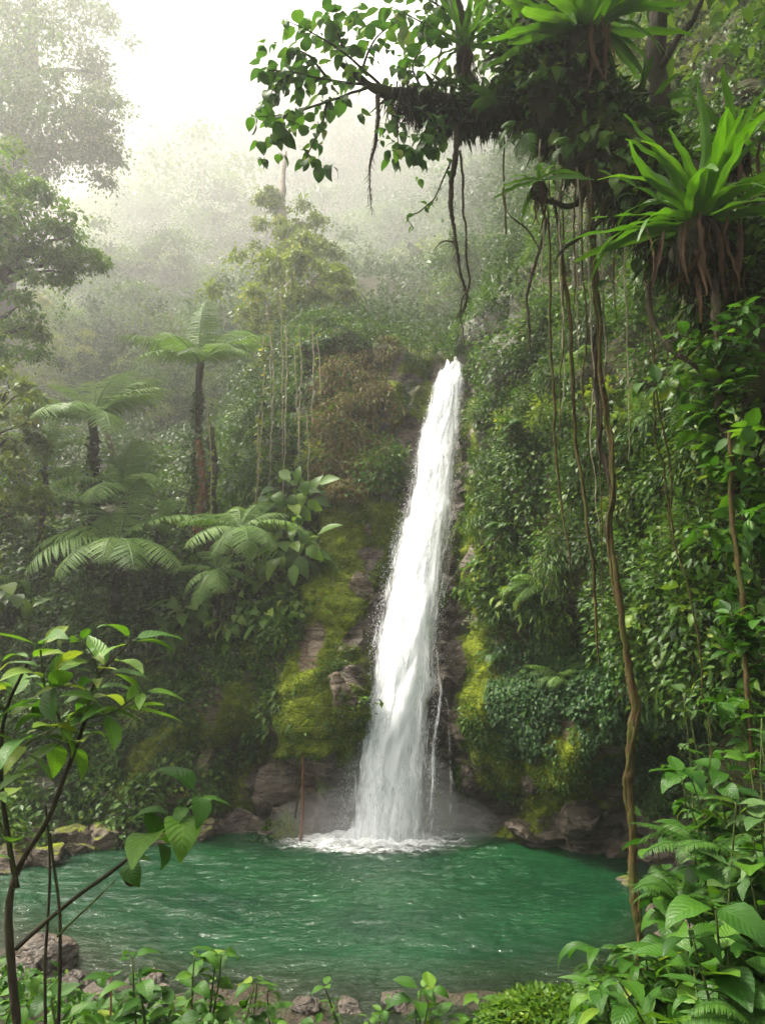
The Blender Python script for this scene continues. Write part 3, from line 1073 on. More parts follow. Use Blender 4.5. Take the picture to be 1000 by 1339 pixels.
OUT = [  # pixel, size, turn, wet, moss, label
    (480, 765, (.42, .4, .55), (.2, .4, .3), .1, .0, 'pale pinkish rock jutting out beside the middle of the waterfall'),
    (447, 900, (.34, .35, .5), (.1, -.3, .2), .2, .0, 'grey broken rock face below the yellow moss ridge'),
    (540, 560, (.4, .4, .55), (.1, .5, .2), .5, .1, 'brown rock ledge near the top of the waterfall, under the ferns'),
    (548, 600, (.35, .4, .3), (.2, .1, .6), .4, .0, 'flat tan rock slab under the brown ledge near the waterfall top'),
    (592, 945, (.4, .4, .55), (.1, .3, .5), .4, .0, 'knobbly brown rock beside the thin side trickle'),
    (585, 870, (.38, .4, .7), (.0, -.2, .3), .8, .0, 'smooth dark wet rock above the side trickle'),
    (600, 640, (.5, .3, .16), (.1, -.6, .2), .7, .1, 'slanting dark rock blade beside the upper waterfall'),
    (595, 745, (.28, .4, .6), (.0, .2, .3), .6, .1, 'wet grey rock face between middle of waterfall and mossy cliff'),
    (415, 1010, (.6, .5, .55), (.3, .2, .1), .8, .2, 'dark wet rock at the pool edge beside the broken brown stem'),
    (345, 1030, (.75, .6, .7), (.2, .5, .3), .8, .1, 'large brown slanted rock under the dark overhang by the pool'),
    (440, 1050, (.45, .4, .42), (.5, .2, .1), .9, .0, 'black wet rock at the foot of the waterfall'),
    (228, 1010, (.8, .5, .42), (.2, -.6, .2), .3, .5, 'mossy slanting boulder with bare grey face above the pool'),
    (700, 1040, (.5, .4, .38), (.2, .7, .1), .5, .4, 'streaked rock with moss cap under the creeper mats'),
    (680, 1078, (.55, .4, .2), (.1, .5, .2), .8, .0, 'low tilted rock slab at the waterline below the moss bulge'),
    (730, 1090, (.5, .4, .25), (.2, .6, .4), .8, .0, 'split brown rock shelf along the far waterline'),
    (775, 1090, (.55, .4, .5), (.5, .2, .1), .7, .15, 'reddish rock buttress behind the thick hanging liana'),
    (610, 1000, (.32, .3, .4), (.1, .2, .5), .7, .3, 'dark mossy knob of rock overhanging the shadowed cleft'),
    (566, 486, (.34, .4, .3), (.1, .3, .2), .5, .3, 'mossy rock at the left side of the waterfall lip'),
    (622, 484, (.36, .4, .34), (.2, -.3, .1), .5, .3, 'dark rock at the right side of the waterfall lip'),
    (490, 690, (.3, .3, .3), (.1, .2, .5), .3, .2, 'small grey rock at top of the yellow moss ridge'),
]
for k, (u, v, sz, rt, wt, ms, lab) in enumerate(OUT):
    boulder('rock_outcrop', lab, rockat(u, v, .18 + .1 * sz[1]), sz, rt, 300 + k, 'bare', 'rock outcrops round the falls', 'rock', wt, ms, 12, .2)
BANK = [
    (35, 15.6, (.75, .6, .42), 'big mossy boulder on the far bank behind the leaning foreground shrub'),
    (85, 16.2, (.6, .5, .36), 'rounded mossy boulder second from the left end of the far bank'),
    (60, 15.2, (.45, .4, .26), 'low flat mossy stone in front of the big bank boulders'),
    (130, 16.4, (.62, .5, .34), 'dark mossy boulder where the far bank meets the water'),
    (170, 16.8, (.55, .45, .34), 'brown wet boulder at the foot of the mossy slope'),
    (215, 16.9, (.45, .4, .24), 'small dark boulder half in water below the slanting mossy rock'),
    (105, 15.9, (.28, .25, .18), 'small green stone wedged between the bank boulders'),
    (255, 17.0, (.5, .4, .28), 'black boulder at the mouth of the shadowed overhang'),
    (5, 14.9, (.5, .45, .3), 'mossy boulder at the left edge of the far bank'),
]
for k, (u, y, sz, lab) in enumerate(BANK):
    p = on_water(u, y, sz[2] * .35)
    boulder('boulder', lab, p, sz, (rng.normal() * .2, rng.normal() * .2, rng.random() * 6), 340 + k, 'boulder', 'mossy boulders on the far bank', 'boulder', .5, .1)
SH = [
    (60, 10.6, (.42, .34, .26), 'large pale broken stone on the near shore behind the thin stems'),
    (20, 10.2, (.3, .26, .2), 'grey stone at left corner of the near shore'),
    (95, 10.1, (.26, .22, .15), 'tan stone on near shore under the wide seedling leaves'),
    (130, 9.6, (.3, .24, .16), 'cream coloured stone lowest on the near shore'),
    (190, 10.3, (.24, .2, .12), 'flat brown stone just under the shallow water'),
    (275, 10.7, (.2, .17, .11), 'small wet stone breaking the surface of the shallows'),
    (200, 9.3, (.24, .2, .14), 'dull brown stone between the seedlings on the near shore'),
    (250, 9.2, (.2, .22, .12), 'rusty brown pebble-sized stone near the middle seedlings'),
    (455, 9.55, (.22, .18, .1), 'wet dark stone with ripples at the near shore, left of two'),
    (520, 9.65, (.26, .2, .12), 'wet dark stone with ripples at the near shore, right of two'),
    (400, 9.4, (.2, .16, .1), 'flat brown stone at the near waterline left of the rippled pair'),
    (835, 13.9, (.3, .25, .2), 'dark boulder behind the thick hanging liana at the waterline'),
    (880, 12.6, (.45, .36, .26), 'mossy boulder on the right shore beside the broad leaves'),
    (905, 11.6, (.36, .3, .22), 'olive green stone on the right shore above the ferns'),
    (870, 11.5, (.22, .18, .13), 'small wet stone in the dark shallows by the right shore'),
    (815, 14.3, (.32, .25, .12), 'black splash-wet stone low in the water by the far waterline'),
]
for k, (u, y, sz, lab) in enumerate(SH):
    x = on_water(u, y)[0]
    z = max(ground_z(x, y), -.12) + sz[2] * .25
    boulder('stone', lab, (x, y, z), sz, (rng.normal() * .2, rng.normal() * .2, rng.random() * 6), 370 + k,
            'bare' if k < 11 else 'boulder', 'stones along the near shore', 'stone', 1.0, .3)

# ------------------------------------------------------------------ cover of leaves, moss and creeper on the rock
UP = np.array([0, 0, 1.0])


def smooth_mask(poly, scale=1.0):
    return in_poly(Uc + 16 * fbm(Pc * 1.1, 3, 91), Vc + 16 * fbm(Pc * 1.1, 3, 95), poly).astype(float)


nearc = Pc[..., 1] < 27
view = (Uc > -260) & (Uc < 1260)
CREEP = [(640, 850), (700, 820), (760, 830), (880, 860), (960, 930), (930, 1060), (860, 1060), (800, 1050), (740, 970), (690, 990), (660, 970), (645, 920)]
DRY = [(425, 475), (505, 448), (545, 462), (520, 545), (505, 645), (425, 655), (405, 560)]
creep_m = smooth_mask(CREEP)
dry_m = smooth_mask(DRY)
lump = fbm(Pc * .8, 3, 201)


def cover(name, label, cat, weight, n, L, tpl, mat, thick=.3, down=.6, out=.6, jit=.5, wide=1.0, tint_bias=0., gaps=.25, far_scale=False):
    w_ = weight * np.clip(lump + gaps + .6 * fbm(Pc * 2.6, 2, 205), 0.03, 1)
    P, N_ = sow(w_, n)
    th = thick * (.15 + .85 * rng.random(n)) * np.clip(.6 + 1.1 * fbm(P * 1.3, 3, 207), .1, 1.6)
    if far_scale:
        th, L = th * P[:, 1], L * P[:, 1]
    P = P + N_ * th[:, None]
    D = N_ * out + rnd(n) * jit - UP * down
    FN = N_ * .7 + UP * .9 + rnd(n) * .45
    tint = np.clip(.48 + tint_bias + .24 * fbm(P * .9, 3, 211) * 1.3 + .17 * rng.normal(size=n), 0, 1)
    mb = MB()
    scatter(mb, tpl, P, D, FN, L * rng.uniform(.6, 1.35, n), tint, wide)
    o = link(name, mb.mesh(name, M[mat]))
    tag(o, label, cat, None, 'stuff')
    return o


rightc = (Uc > 605) & nearc & view
leftc = (Uc <= 605) & nearc & view
vegf = vegc.astype(float)
cover('undergrowth', 'tangled small leaves covering the right rock wall', 'undergrowth', vegf * rightc * (1 - .85 * creep_m) * (Uc < 1010) * (1 + 1.5 * (Vc < 260)), 100000, .115, TINY, 'leaf', .4, .5)
cover('undergrowth', 'dark understorey leaves deep in the right rock wall', 'undergrowth', vegf * rightc * (Uc < 1010) * (1 + 1.5 * (Vc < 260)), 70000, .10, TINY, 'leaf_dark', .18, .6)  # dark inner layer, its colour standing in for shade between the leaves
cover('creeper_mat', 'dense mats of round dark leaves hanging on the lower right wall', 'creeper', (vegf * .8 + (mossc > .5) * .35) * creep_m, 70000, .066, TINYROUND, 'leaf_creep', .2, .9, .5, .3, gaps=.12)
cover('undergrowth', 'mixed leaves covering the left slope beside the falls', 'undergrowth', vegf * leftc * (1 - .8 * dry_m) * (Uc > -30), 95000, .14, TINY, 'leaf', .42, .45)
cover('undergrowth', 'deep shaded leaves low on the left slope', 'undergrowth', vegf * leftc * (Uc > -30), 60000, .13, TINY, 'leaf_dark', .2, .5)  # dark layer, the slope's shade painted into the leaf colour
cover('dry_foliage', 'tan withered leaves draped over the ledge left of the falls', 'foliage', vegf * dry_m, 30000, .17, NARROW, 'leaf_dry', .34, 1.1, .5, .45)
cover('ledge_foliage', 'small green leaves among the withered ones on the ledge', 'foliage', vegf * dry_m, 7000, .12, TINY, 'leaf_yellow', .3, .7, .5, .45, tint_bias=-.2)
cover('undergrowth', 'leafy fringe of both cliffs beyond the frame', 'undergrowth', vegf * nearc * ((Uc > 1000) | (Uc < -20)) * view, 22000, .17, TINY, 'leaf', .4)
mossw = (mossc > .5) * nearc * view
cover('moss', 'yellow green cushions of moss on the rocks by the falls', 'moss', mossw * (1 - .5 * creep_m), 90000, .04, TINY, 'moss_tuft', .05, .3, .7, .7, gaps=.1)
cover('moss_foliage', 'small creeping leaves rooted in the moss', 'foliage', mossw, 8000, .08, TINY, 'leaf', .16, .5, tint_bias=.0, gaps=-.1)
farc = (Pc[..., 1] >= 25) & (Pc[..., 1] < 640) & (Uc > -250) & (Uc < 900)
cover('forest_undergrowth', 'misty understorey leaves covering the hillside behind the falls', 'undergrowth', farc / np.maximum(Pc[..., 1], 25) ** 1.9, 170000, .005, TINY, 'leaf_dark', .02, .25, .6, .7, far_scale=True)  # leaf colour darkened so the lit crowns stand out against it
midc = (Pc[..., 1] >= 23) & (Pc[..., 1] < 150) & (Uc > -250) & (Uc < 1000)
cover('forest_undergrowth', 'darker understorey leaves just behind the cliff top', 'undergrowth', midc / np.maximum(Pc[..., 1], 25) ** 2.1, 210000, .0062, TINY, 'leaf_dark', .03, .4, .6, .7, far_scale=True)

# ------------------------------------------------------------------ trees


def crown_mesh(name, rx, rz, nclump, per, L, mat, seed, layer=.42, tpl=TINY):
    r = np.random.default_rng(seed)
    mb = MB()
    a = r.random(nclump) * 2 * PI
    ph = np.arccos(r.uniform(-.55, 1, nclump))
    rr_ = r.uniform(.35, 1.0, nclump) ** .6
    cx = np.stack([np.sin(ph) * np.cos(a), np.sin(ph) * np.sin(a), np.cos(ph)], -1) * rr_[:, None]
    cx += .22 * r.normal(size=cx.shape)
    cx *= np.array([rx, rx, rz])
    cs = r.uniform(.5, 1.25, nclump) * rx * .27
    for c, s in zip(cx, cs):
        n = int(per * r.uniform(.6, 1.3))
        q = r.normal(size=(n, 3)) * np.array([1, 1, layer]) * s * .62
        q[:, 2] -= .25 * (q[:, 0] ** 2 + q[:, 1] ** 2) / s
        P = c + q
        D = q * np.array([1, 1, .3]) / s + r.normal(size=(n, 3)) * .5 + np.array([0, 0, -.35])
        FN = np.array([0, 0, 1.0]) + r.normal(size=(n, 3)) * .45
        tint = np.clip(.5 + .22 * r.normal() + .12 * r.normal(size=n), 0, 1)
        scatter(mb, tpl, P, D, FN, L * r.uniform(.6, 1.3, n), tint)
        q = r.normal(size=(26, 3)) * np.array([1, 1, layer]) * s * .4 - np.array([0, 0, .18 * s])
        scatter(mb, tpl, c + q, r.normal(size=(26, 3)), np.array([0, 0, 1.0]) + r.normal(size=(26, 3)) * .5, L * 2.4 * r.uniform(.7, 1.3, 26), np.clip(tint[:26].mean() - .05 + .1 * r.normal(size=26), 0, 1))
    return mb.mesh(name, mat), cx


def limbs(mb, base, fork, targets, r0, seed):
    V, fc, uv = tube([base, base * .5 + fork * .5 + np.array([.15, .1, 0]), fork], [r0, r0 * .8, r0 * .6], 18, 9, .25, .04, seed)
    mb.add(V, fc, .5, uv)
    for k, t in enumerate(targets):
        s = base + (fork - base) * (1 - .3 * ((k * 37) % 10) / 10)
        m_ = s * .45 + t * .55 + np.array([0, 0, .25 * np.linalg.norm(t - s) * .4])
        V, fc, uv = tube([s, m_, t], [r0 * .42, r0 * .25, r0 * .08], 12, 6, .2, .05, seed + k)
        mb.add(V, fc, .5, uv)


TREES = []
for k, (rx, rz, nc, per, L, mat, H, bk, lay) in enumerate([
    (3.2, 2.4, 64, 300, .125, 'leaf', 9.5, 'bark_pale', .4),
    (2.6, 3.4, 60, 290, .12, 'leaf_dark', 11, 'bark', .5),
    (3.6, 1.9, 58, 310, .125, 'leaf', 8.5, 'bark', .32),
    (2.2, 2.6, 46, 290, .11, 'leaf_yellow', 8, 'bark_pale', .45),
    (3.0, 3.0, 52, 250, .12, 'leaf', 13, 'bark_pale', .38),
]):
    me, cx = crown_mesh('crown', rx, rz, nc, per, L, M[mat], 500 + k, lay)
    tm = MB()
    sel = np.argsort(-np.abs(cx[:, 0]) - np.abs(cx[:, 1]))[:14:2]
    tgt = cx[sel] + np.array([0, 0, H])
    limbs(tm, np.array([0, 0, -.8]), np.array([.1, .1, H]), tgt, .17, 520 + k)
    TREES.append((me, tm.mesh('trunk', M[bk]), H))


def tree(name, label, cat, group, base, kind, s, rot, hs=1.0):
    me, tr, H = TREES[kind]
    r = empty(name, base, label, cat, group)
    r.rotation_euler = (rng.normal() * .03, rng.normal() * .03, rot)
    r.scale = (s, s, s)
    t = link('trunk', tr, r)
    t.scale = (1, 1, hs)
    c = link('crown', me, r, (0, 0, H * hs))
    return r


ORD = ['first', 'second', 'third', 'fourth', 'fifth', 'sixth', 'seventh', 'eighth', 'ninth', 'tenth', 'eleventh', 'twelfth', 'thirteenth', 'fourteenth', 'fifteenth', 'sixteenth', 'seventeenth', 'eighteenth', 'nineteenth', 'twentieth']


def nth(k, n):
    return 'leftmost' if k == 0 else 'rightmost' if k == n - 1 else ORD[k] + ' from the left'


# rows of misty trees: crown centre pixels, distances, scale
ROWS = [
    ('ghostly white tree nearly lost in mist on the ridge crest', 'trees on the ridge crest',
     [(-40, 90, 100, 1.7), (40, 80, 105, 1.6), (115, 95, 108, 1.3), (165, 125, 108, 1.2), (222, 138, 104, 1.4), (275, 112, 108, 1.5), (318, 75, 100, 1.7), (362, 95, 98, 1.5), (405, 85, 100, 1.6), (452, 118, 98, 1.5), (500, 165, 98, 1.3), (590, 150, 95, 1.6), (640, 110, 88, 1.7), (700, 80, 75, 1.6)]),
    ('tall slim tree towering over the misty forest', 'towering trees in the mist',
     [(200, 185, 46, 1.0), (252, 215, 44, .9), (322, 92, 50, 1.45), (352, 150, 47, 1.1), (428, 170, 48, 1.2), (478, 200, 46, 1.1), (520, 262, 44, .9), (600, 215, 42, 1.0)]),
    ('pale misty tree standing halfway up the far hillside', 'trees halfway up the hillside',
     [(-60, 215, 70, 1.5), (30, 225, 72, 1.4), (120, 220, 74, 1.4), (195, 230, 76, 1.6), (262, 240, 68, 1.7), (335, 228, 72, 1.5), (395, 262, 64, 1.3), (440, 240, 72, 1.4), (495, 255, 70, 1.5), (555, 250, 66, 1.5), (615, 230, 60, 1.4), (668, 210, 52, 1.3)]),
    ('grey green tree in thinner mist on the lower hillside', 'trees on the lower hillside',
     [(-40, 320, 48, 1.2), (150, 315, 52, 1.2), (215, 330, 50, 1.25), (280, 325, 46, 1.45), (330, 360, 42, 1.0), (470, 330, 50, 1.2), (525, 345, 46, 1.1), (585, 330, 44, 1.2), (640, 310, 38, 1.0), (690, 280, 34, .9)]),
    ('dim bushy tree on the slope behind the tree ferns', 'trees on the brow of the left slope',
     [(20, 455, 30, .75), (75, 470, 31, .7), (120, 452, 32, .75), (165, 480, 30.5, .7), (205, 462, 32, .8), (238, 500, 30, .65), (300, 470, 30, .7), (325, 505, 29, .6), (150, 520, 28.5, .55), (95, 515, 29, .6), (215, 535, 28, .5)]),
    ('shadowy green tree filling the gully behind the cliff top', 'trees behind the cliff top',
     [(110, 400, 36, .9), (185, 405, 36, .85), (245, 400, 38, .95), (300, 425, 34, .8), (450, 410, 34, .8), (505, 405, 36, .85), (560, 415, 34, .8), (610, 400, 33, .8), (650, 380, 28, .7)]),
]
tk = 0
for desc, grp, spots in ROWS:
    for k, (u, v, Y, s) in enumerate(spots):
        s *= far(Y) / Y
        Y = far(Y)
        c = at(u, v, Y)
        Y_0 = Y
        while Y > .8 * Y_0:
            near_ = (np.abs(PcF[:, 0] - c[0]) < 4 * s) & (np.abs(PcF[:, 1] - c[1]) < 4 * s)
            if not near_.any() or c[2] > PcF[near_, 2].mean() + 3.2 * s:
                break
            Y -= .02 * Y_0
            c = at(u, v, Y)
        kind = 4 if 'slim' in desc else [0, 4, 1, 2, 0, 4, 2, 1, 3][tk % 9]
        H = TREES[kind][2] * s
        # foot on the hillside under the crown
        d2 = (PcF[:, 0] - c[0]) ** 2 + (PcF[:, 1] - c[1]) ** 2
        kk = np.argmin(d2)
        gz = PcF[kk, 2]
        hs = np.clip((c[2] - gz) / H, .45, 1.8)
        base = np.array([c[0], c[1], min(gz, c[2] - H * hs) if c[2] - H * hs < gz + .5 else c[2] - H * hs])
        if c[2] - gz > H * 1.8:
            base[2] = gz
            s *= 1.15
        tree('forest_tree', '%s, %s' % (desc, nth(k, len(spots))), 'tree', grp, (c[0], c[1], c[2] - H * hs), kind, s, rng.random() * 6, hs)
        tk += 1

# the tall vine-hung tree over the ledge, and the near trees by the left edge


def own_tree(name, label, base, path, rads, clumps, leafL, mat, bark, n_per, group=None, hang=0):
    base = np.asarray(base)
    r = empty(name, base, label, 'tree', group)
    Ym = clumps[0][0][1]
    ks = max(1.0, Ym / float(np.interp(Ym, FAR_B, FAR_A)))
    rads = [x * ks for x in rads]
    clumps = [(c, s * ks) for c, s in clumps]
    leafL *= ks
    mb = MB()
    V, fc, uv = tube(path, rads, 40, 12, .25, .12, 31)
    mb.add(V, fc, .5, uv)
    P0 = resample(path, 40)
    for k, (c, s) in enumerate(clumps):
        dd = np.linalg.norm(P0 - c, axis=1) + np.maximum(P0[:, 2] - c[2], -1.0) * .6
        st = P0[np.argmin(dd)]
        dd = dd
        rr_ = np.interp(np.argmin(dd), np.linspace(0, 39, len(rads)), rads)
        V, fc, uv = tube([st, (st + c) / 2 + np.array([0, 0, .12]), c], [rr_ * .5, rr_ * .3, .015], 14, 6, .2, .15, 40 + k)
        mb.add(V, fc, .5, uv)
    link('trunk', mb.mesh('trunk', M[bark], True, None, base), r)
    mb = MB()
    for c, s in clumps:
        m_ = max(4, int(7 * s / ks))
        for _ in range(m_):
            cc = c + rnd(1)[0] * np.array([s, s, s * .75]) * .55
            sub = s * rng.uniform(.35, .6)
            n = int(n_per * rng.uniform(.7, 1.3))
            q = rnd(n) * np.array([1, 1, .4]) * sub * .6
            q[:, 2] -= .3 * (q[:, 0] ** 2 + q[:, 1] ** 2) / sub
            tint = np.clip(.5 + .16 * rng.normal() + .17 * rng.normal(size=n), 0, 1)
            q2 = rnd(14) * sub * np.array([.36, .36, .2]) - UP * sub * .15
            scatter(mb, TINY, cc + q2, rnd(14), UP + rnd(14) * .5, leafL * 2.2, .42)
            scatter(mb, TINY, cc + q, q / sub + rnd(n) * .5 - UP * .4, UP + rnd(n) * .5, leafL * rng.uniform(.6, 1.3, n), tint)
    if hang:
        for _ in range(hang):
            c, s = clumps[rng.integers(len(clumps))]
            p = c + rnd(1)[0] * s * np.array([.6, .6, .3])
            Ln = rng.uniform(.6, 2.2)
            n = int(Ln * 34)
            t = rng.random(n)
            q = p[None] - UP * (t * Ln)[:, None] + rnd(n) * .09
            scatter(mb, TINY, q, rnd(n) * .7 - UP * .7, UP * .4 + rnd(n), leafL * rng.uniform(.5, 1, n), np.clip(.55 + .2 * rng.normal(size=n), 0, 1))
    link('crown', mb.mesh('crown', M[mat], True, None, base), r)
    return r


def A(u, v, Y): return at(u, v, far(Y))


own_tree('vine_hung_tree', 'tall vine-draped tree above the ledge left of the waterfall', A(372, 520, 25.5),
         [A(374, 540, 25.5), A(372, 440, 25.5), A(374, 360, 25.8), A(368, 280, 26), A(372, 200, 26.3)], [.42, .36, .3, .22, .1],
         [(A(u, v, y), s) for u, v, y, s in [(352, 345, 25.2, .9), (345, 385, 25, .8), (395, 320, 25.3, .9), (412, 370, 25, .9), (425, 395, 24.8, .7), (365, 300, 25.8, .9), (400, 290, 26, .8),
                                             (340, 425, 25, .7), (408, 420, 25, .7), (385, 350, 24.9, .7), (355, 255, 26, .7), (440, 380, 25, .6), (345, 470, 25, .5), (430, 350, 25.4, .6)]],
         .15, 'leaf_yellow', 'bark_pale', 150, None, 60)
own_tree('broad_tree', 'large hazy tree with layered crown against the white sky at top left', A(0, 420, 27.4),
         [A(-10, 430, 27.4), A(8, 330, 27.4), A(15, 200, 27.7), A(40, 90, 28), A(45, -40, 28)], [.6, .5, .42, .32, .15],
         [(A(u, v, y - 1.8), s * 1.12) for u, v, y, s in [(30, 60, 29, 1.9), (90, 45, 30, 1.6), (135, 95, 30, 1.1), (60, 120, 28.5, 1.6), (120, 145, 29, 1.2), (25, 180, 28.5, 1.4), (90, 185, 29, 1.2), (135, 180, 29.5, .8),
                                             (-40, 100, 29, 1.8), (-30, 20, 30, 1.8), (60, -10, 30, 1.8), (120, 10, 31, 1.2), (-60, 180, 29, 1.6), (10, 10, 29, 1.6), (60, 225, 29, .9)]],
         .15, 'leaf', 'bark', 210, None, 12)
own_tree('leaning_tree', 'green leafy tree with sloping limb on the left edge below the big hazy crown', A(-60, 560, 22),
         [A(-60, 560, 22), A(-25, 420, 22), A(5, 360, 22), A(28, 320, 22.2), A(45, 300, 22.2)], [.3, .26, .2, .14, .05],
         [(A(u, v, y), s) for u, v, y, s in [(20, 265, 21.5, .95), (60, 285, 22, .85), (95, 310, 22, .8), (125, 335, 22.2, .6), (55, 330, 21.6, .8), (85, 355, 22, .6), (15, 320, 21.5, .8), (10, 240, 22, .9), (-30, 280, 22, 1.0),
                                             (25, 400, 21.5, .7), (40, 425, 21.5, .6), (10, 440, 21, .8), (-20, 470, 21, .9), (50, 245, 22.5, .7)]],
         .13, 'leaf_bright', 'bark', 170, None, 10)  # leaf colour brightened to look sunlit
own_tree('low_tree', 'bushy bright leaved tree on the left edge, lowest above the dark bank', A(-70, 760, 19.5),
         [A(-70, 760, 19.5), A(-40, 650, 19.3), A(-10, 560, 19.2), A(10, 510, 19.2)], [.2, .16, .1, .04],
         [(A(u, v, y), s) for u, v, y, s in [(10, 500, 19, .7), (35, 520, 19, .5), (20, 560, 18.8, .6), (0, 620, 18.6, .7), (35, 650, 18.6, .5), (15, 665, 18.6, .5), (-25, 560, 19, .8), (-40, 650, 18.8, .8), (55, 660, 18.7, .3), (45, 570, 19, .35)]],
         .13, 'leaf_yellow', 'bark', 90, None, 6)
own_tree('slender_tree', 'sunlit yellow-green tree peeping over the right wall behind the nest fern', A(1010, 330, 14),
         [A(1010, 420, 14), A(960, 200, 14), A(930, 60, 14.5), A(920, -60, 15)], [.14, .12, .09, .05],
         [(A(u, v, y), s) for u, v, y, s in [(930, 40, 14.5, .7), (975, 70, 14, .7), (890, 20, 15, .7), (960, 160, 14, .6), (1000, 130, 13.8, .7), (910, 110, 14.5, .5), (985, 10, 14.4, .8), (840, 70, 16, .6), (870, 100, 15.5, .5), (900, -40, 15, .8)]],
         .15, 'leaf_yellow', 'bark', 80, None, 6)

# bare pale trunks in the mist
for k, (u0, v0, u1, v1, Y, rr_, lab) in enumerate([
    (191, 270, 190, 170, 42, .2, 'white bare trunk in the mist, left of a close pair'), (204, 240, 207, 155, 42.5, .18, 'white bare trunk in the mist, right of a close pair'),
    (247, 395, 248, 330, 33, .1, 'thin pale trunk low in the misty forest above the tallest fern'), (268, 385, 269, 300, 33.5, .1, 'thin pale trunk beside the misty layered tree'),
    (465, 330, 460, 255, 40, .16, 'slanting pale trunk in mist behind the vine-draped tree'), (351, 250, 353, 110, 45, .2, 'slim grey trunk rising into the white glare')]):
    rr_ *= far(Y) / Y
    Y = far(Y)
    p0, p1 = A(u0, v0 + 60, Y), A(u1, v1, Y)
    r = empty('bare_trunk', p0, lab, 'tree', 'bare trunks in the mist')
    mb = MB()
    V, fc, uv = tube([p0, (p0 + p1) / 2 + np.array([.2, 0, 0]), p1], [rr_, rr_ * .85, rr_ * .5], 20, 8, .2, .15, k)
    mb.add(V, fc, .5, uv)
    link('trunk', mb.mesh('trunk', M['bark_pale'], True, None, p0), r)
    mb = MB()
    for s_ in (-1, 1):
        e = p1 + np.array([s_ * Y * .012, 0, Y * .02])
        V, fc, uv = tube([p1 - np.array([0, 0, .3]), (p1 + e) / 2, e], [rr_ * .5, rr_ * .3, .02], 10, 6, .1, .1, k + 9)
        mb.add(V, fc, .5, uv)
    link('crown', mb.mesh('crown', M['bark_pale'], True, None, p0), r)

# ------------------------------------------------------------------ ferns
PINNA_ROWS = 15
_t = np.linspace(0, 1, PINNA_ROWS)
_w = .105 * np.sin(PI * (.12 + .88 * _t)) ** .75 * np.where(np.arange(PINNA_ROWS) % 2, 1.25, .62)
_w[-1] = .01
PINNA = (np.concatenate([np.stack([x * _w, _t, -.22 * _t ** 2 + .25 * np.abs(x * _w)], -1) for x in (-1, 0, 1)]),
         [np.concatenate([np.stack([k0 + np.arange(PINNA_ROWS - 1), k0 + PINNA_ROWS + np.arange(PINNA_ROWS - 1), k0 + PINNA_ROWS + 1 + np.arange(PINNA_ROWS - 1), k0 + 1 + np.arange(PINNA_ROWS - 1)], -1) for k0 in (0, PINNA_ROWS)])],
         np.concatenate([np.stack([np.full(PINNA_ROWS, x), _t], -1) for x in (0, .5, 1)]))


def frond_mesh(name, L, arch, npair, plen, mat, seed, start=.12, sweep=.25, tint0=.5, wide=1.0, hang=.25):
    """an arching frond from the origin along +Y, a stalk with paired leaflets"""
    r = np.random.default_rng(seed)
    t = np.linspace(0, 1, 30)
    ang = .35 - arch * t ** 1.25
    ds = L / 29
    y = np.concatenate([[0], np.cumsum(np.cos(ang[:-1]) * ds)])
    z = np.concatenate([[0], np.cumsum(np.sin(ang[:-1]) * ds)])
    x = .05 * L * r.normal() * t ** 2
    P = np.stack([x, y, z], -1)
    mb = MB()
    V, fc, uv = tube(P, [.013 * L, .008 * L, .003 * L], 24, 5)
    mb.add(V, fc, .3, uv)
    tt = np.linspace(start, .985, npair)
    pos = np.stack([np.interp(tt, t, P[:, k]) for k in range(3)], -1)
    dirv = unit(np.stack([np.interp(tt, t, np.gradient(P[:, k])) for k in range(3)], -1))
    upv = unit(np.cross(np.array([1.0, 0, 0]), dirv))
    for s in (-1, 1):
        side = np.array([s, 0, 0.0])
        sw = sweep + .5 * tt[:, None] ** 3
        D = side[None] * 1.0 + dirv * sw - UP * hang + .06 * r.normal(size=(npair, 3))
        ll = plen * np.sin(PI * np.clip(.16 + .84 * (tt - start) / (1 - start), 0, 1)) ** .7 * r.uniform(.9, 1.08, npair)
        scatter(mb, PINNA, pos, D, upv + .1 * r.normal(size=(npair, 3)), np.maximum(ll, .03), np.clip(tint0 + .2 * r.normal() * .5 + .08 * r.normal(size=npair), 0, 1), wide)
    return mb.mesh(name, mat)


FROND = [frond_mesh('frond', 2.0, a, 32, .5, M['frond'], 600 + k, tint0=.5 + .12 * (k - 1.5), wide=.5) for k, a in enumerate((.95, 1.25, 1.55, 1.1))]
FROND_DRY = frond_mesh('frond', 1.5, 1.2, 22, .2, M['leaf_dry'], 610, tint0=.3)
M['frond_near'] = leaf_mat('bank_fern_green', [(0, (.018, .06, .008)), (.6, (.042, .11, .013)), (1, (.09, .17, .025))], trans=.38, rough=.45, spec=.25)
CRIMP = [frond_mesh('frond', .55, a, 34, .105, M['frond_near'], 620 + k, start=.05, tint0=.55, wide=.8, hang=.1) for k, a in enumerate((.9, 1.4, 1.9))]


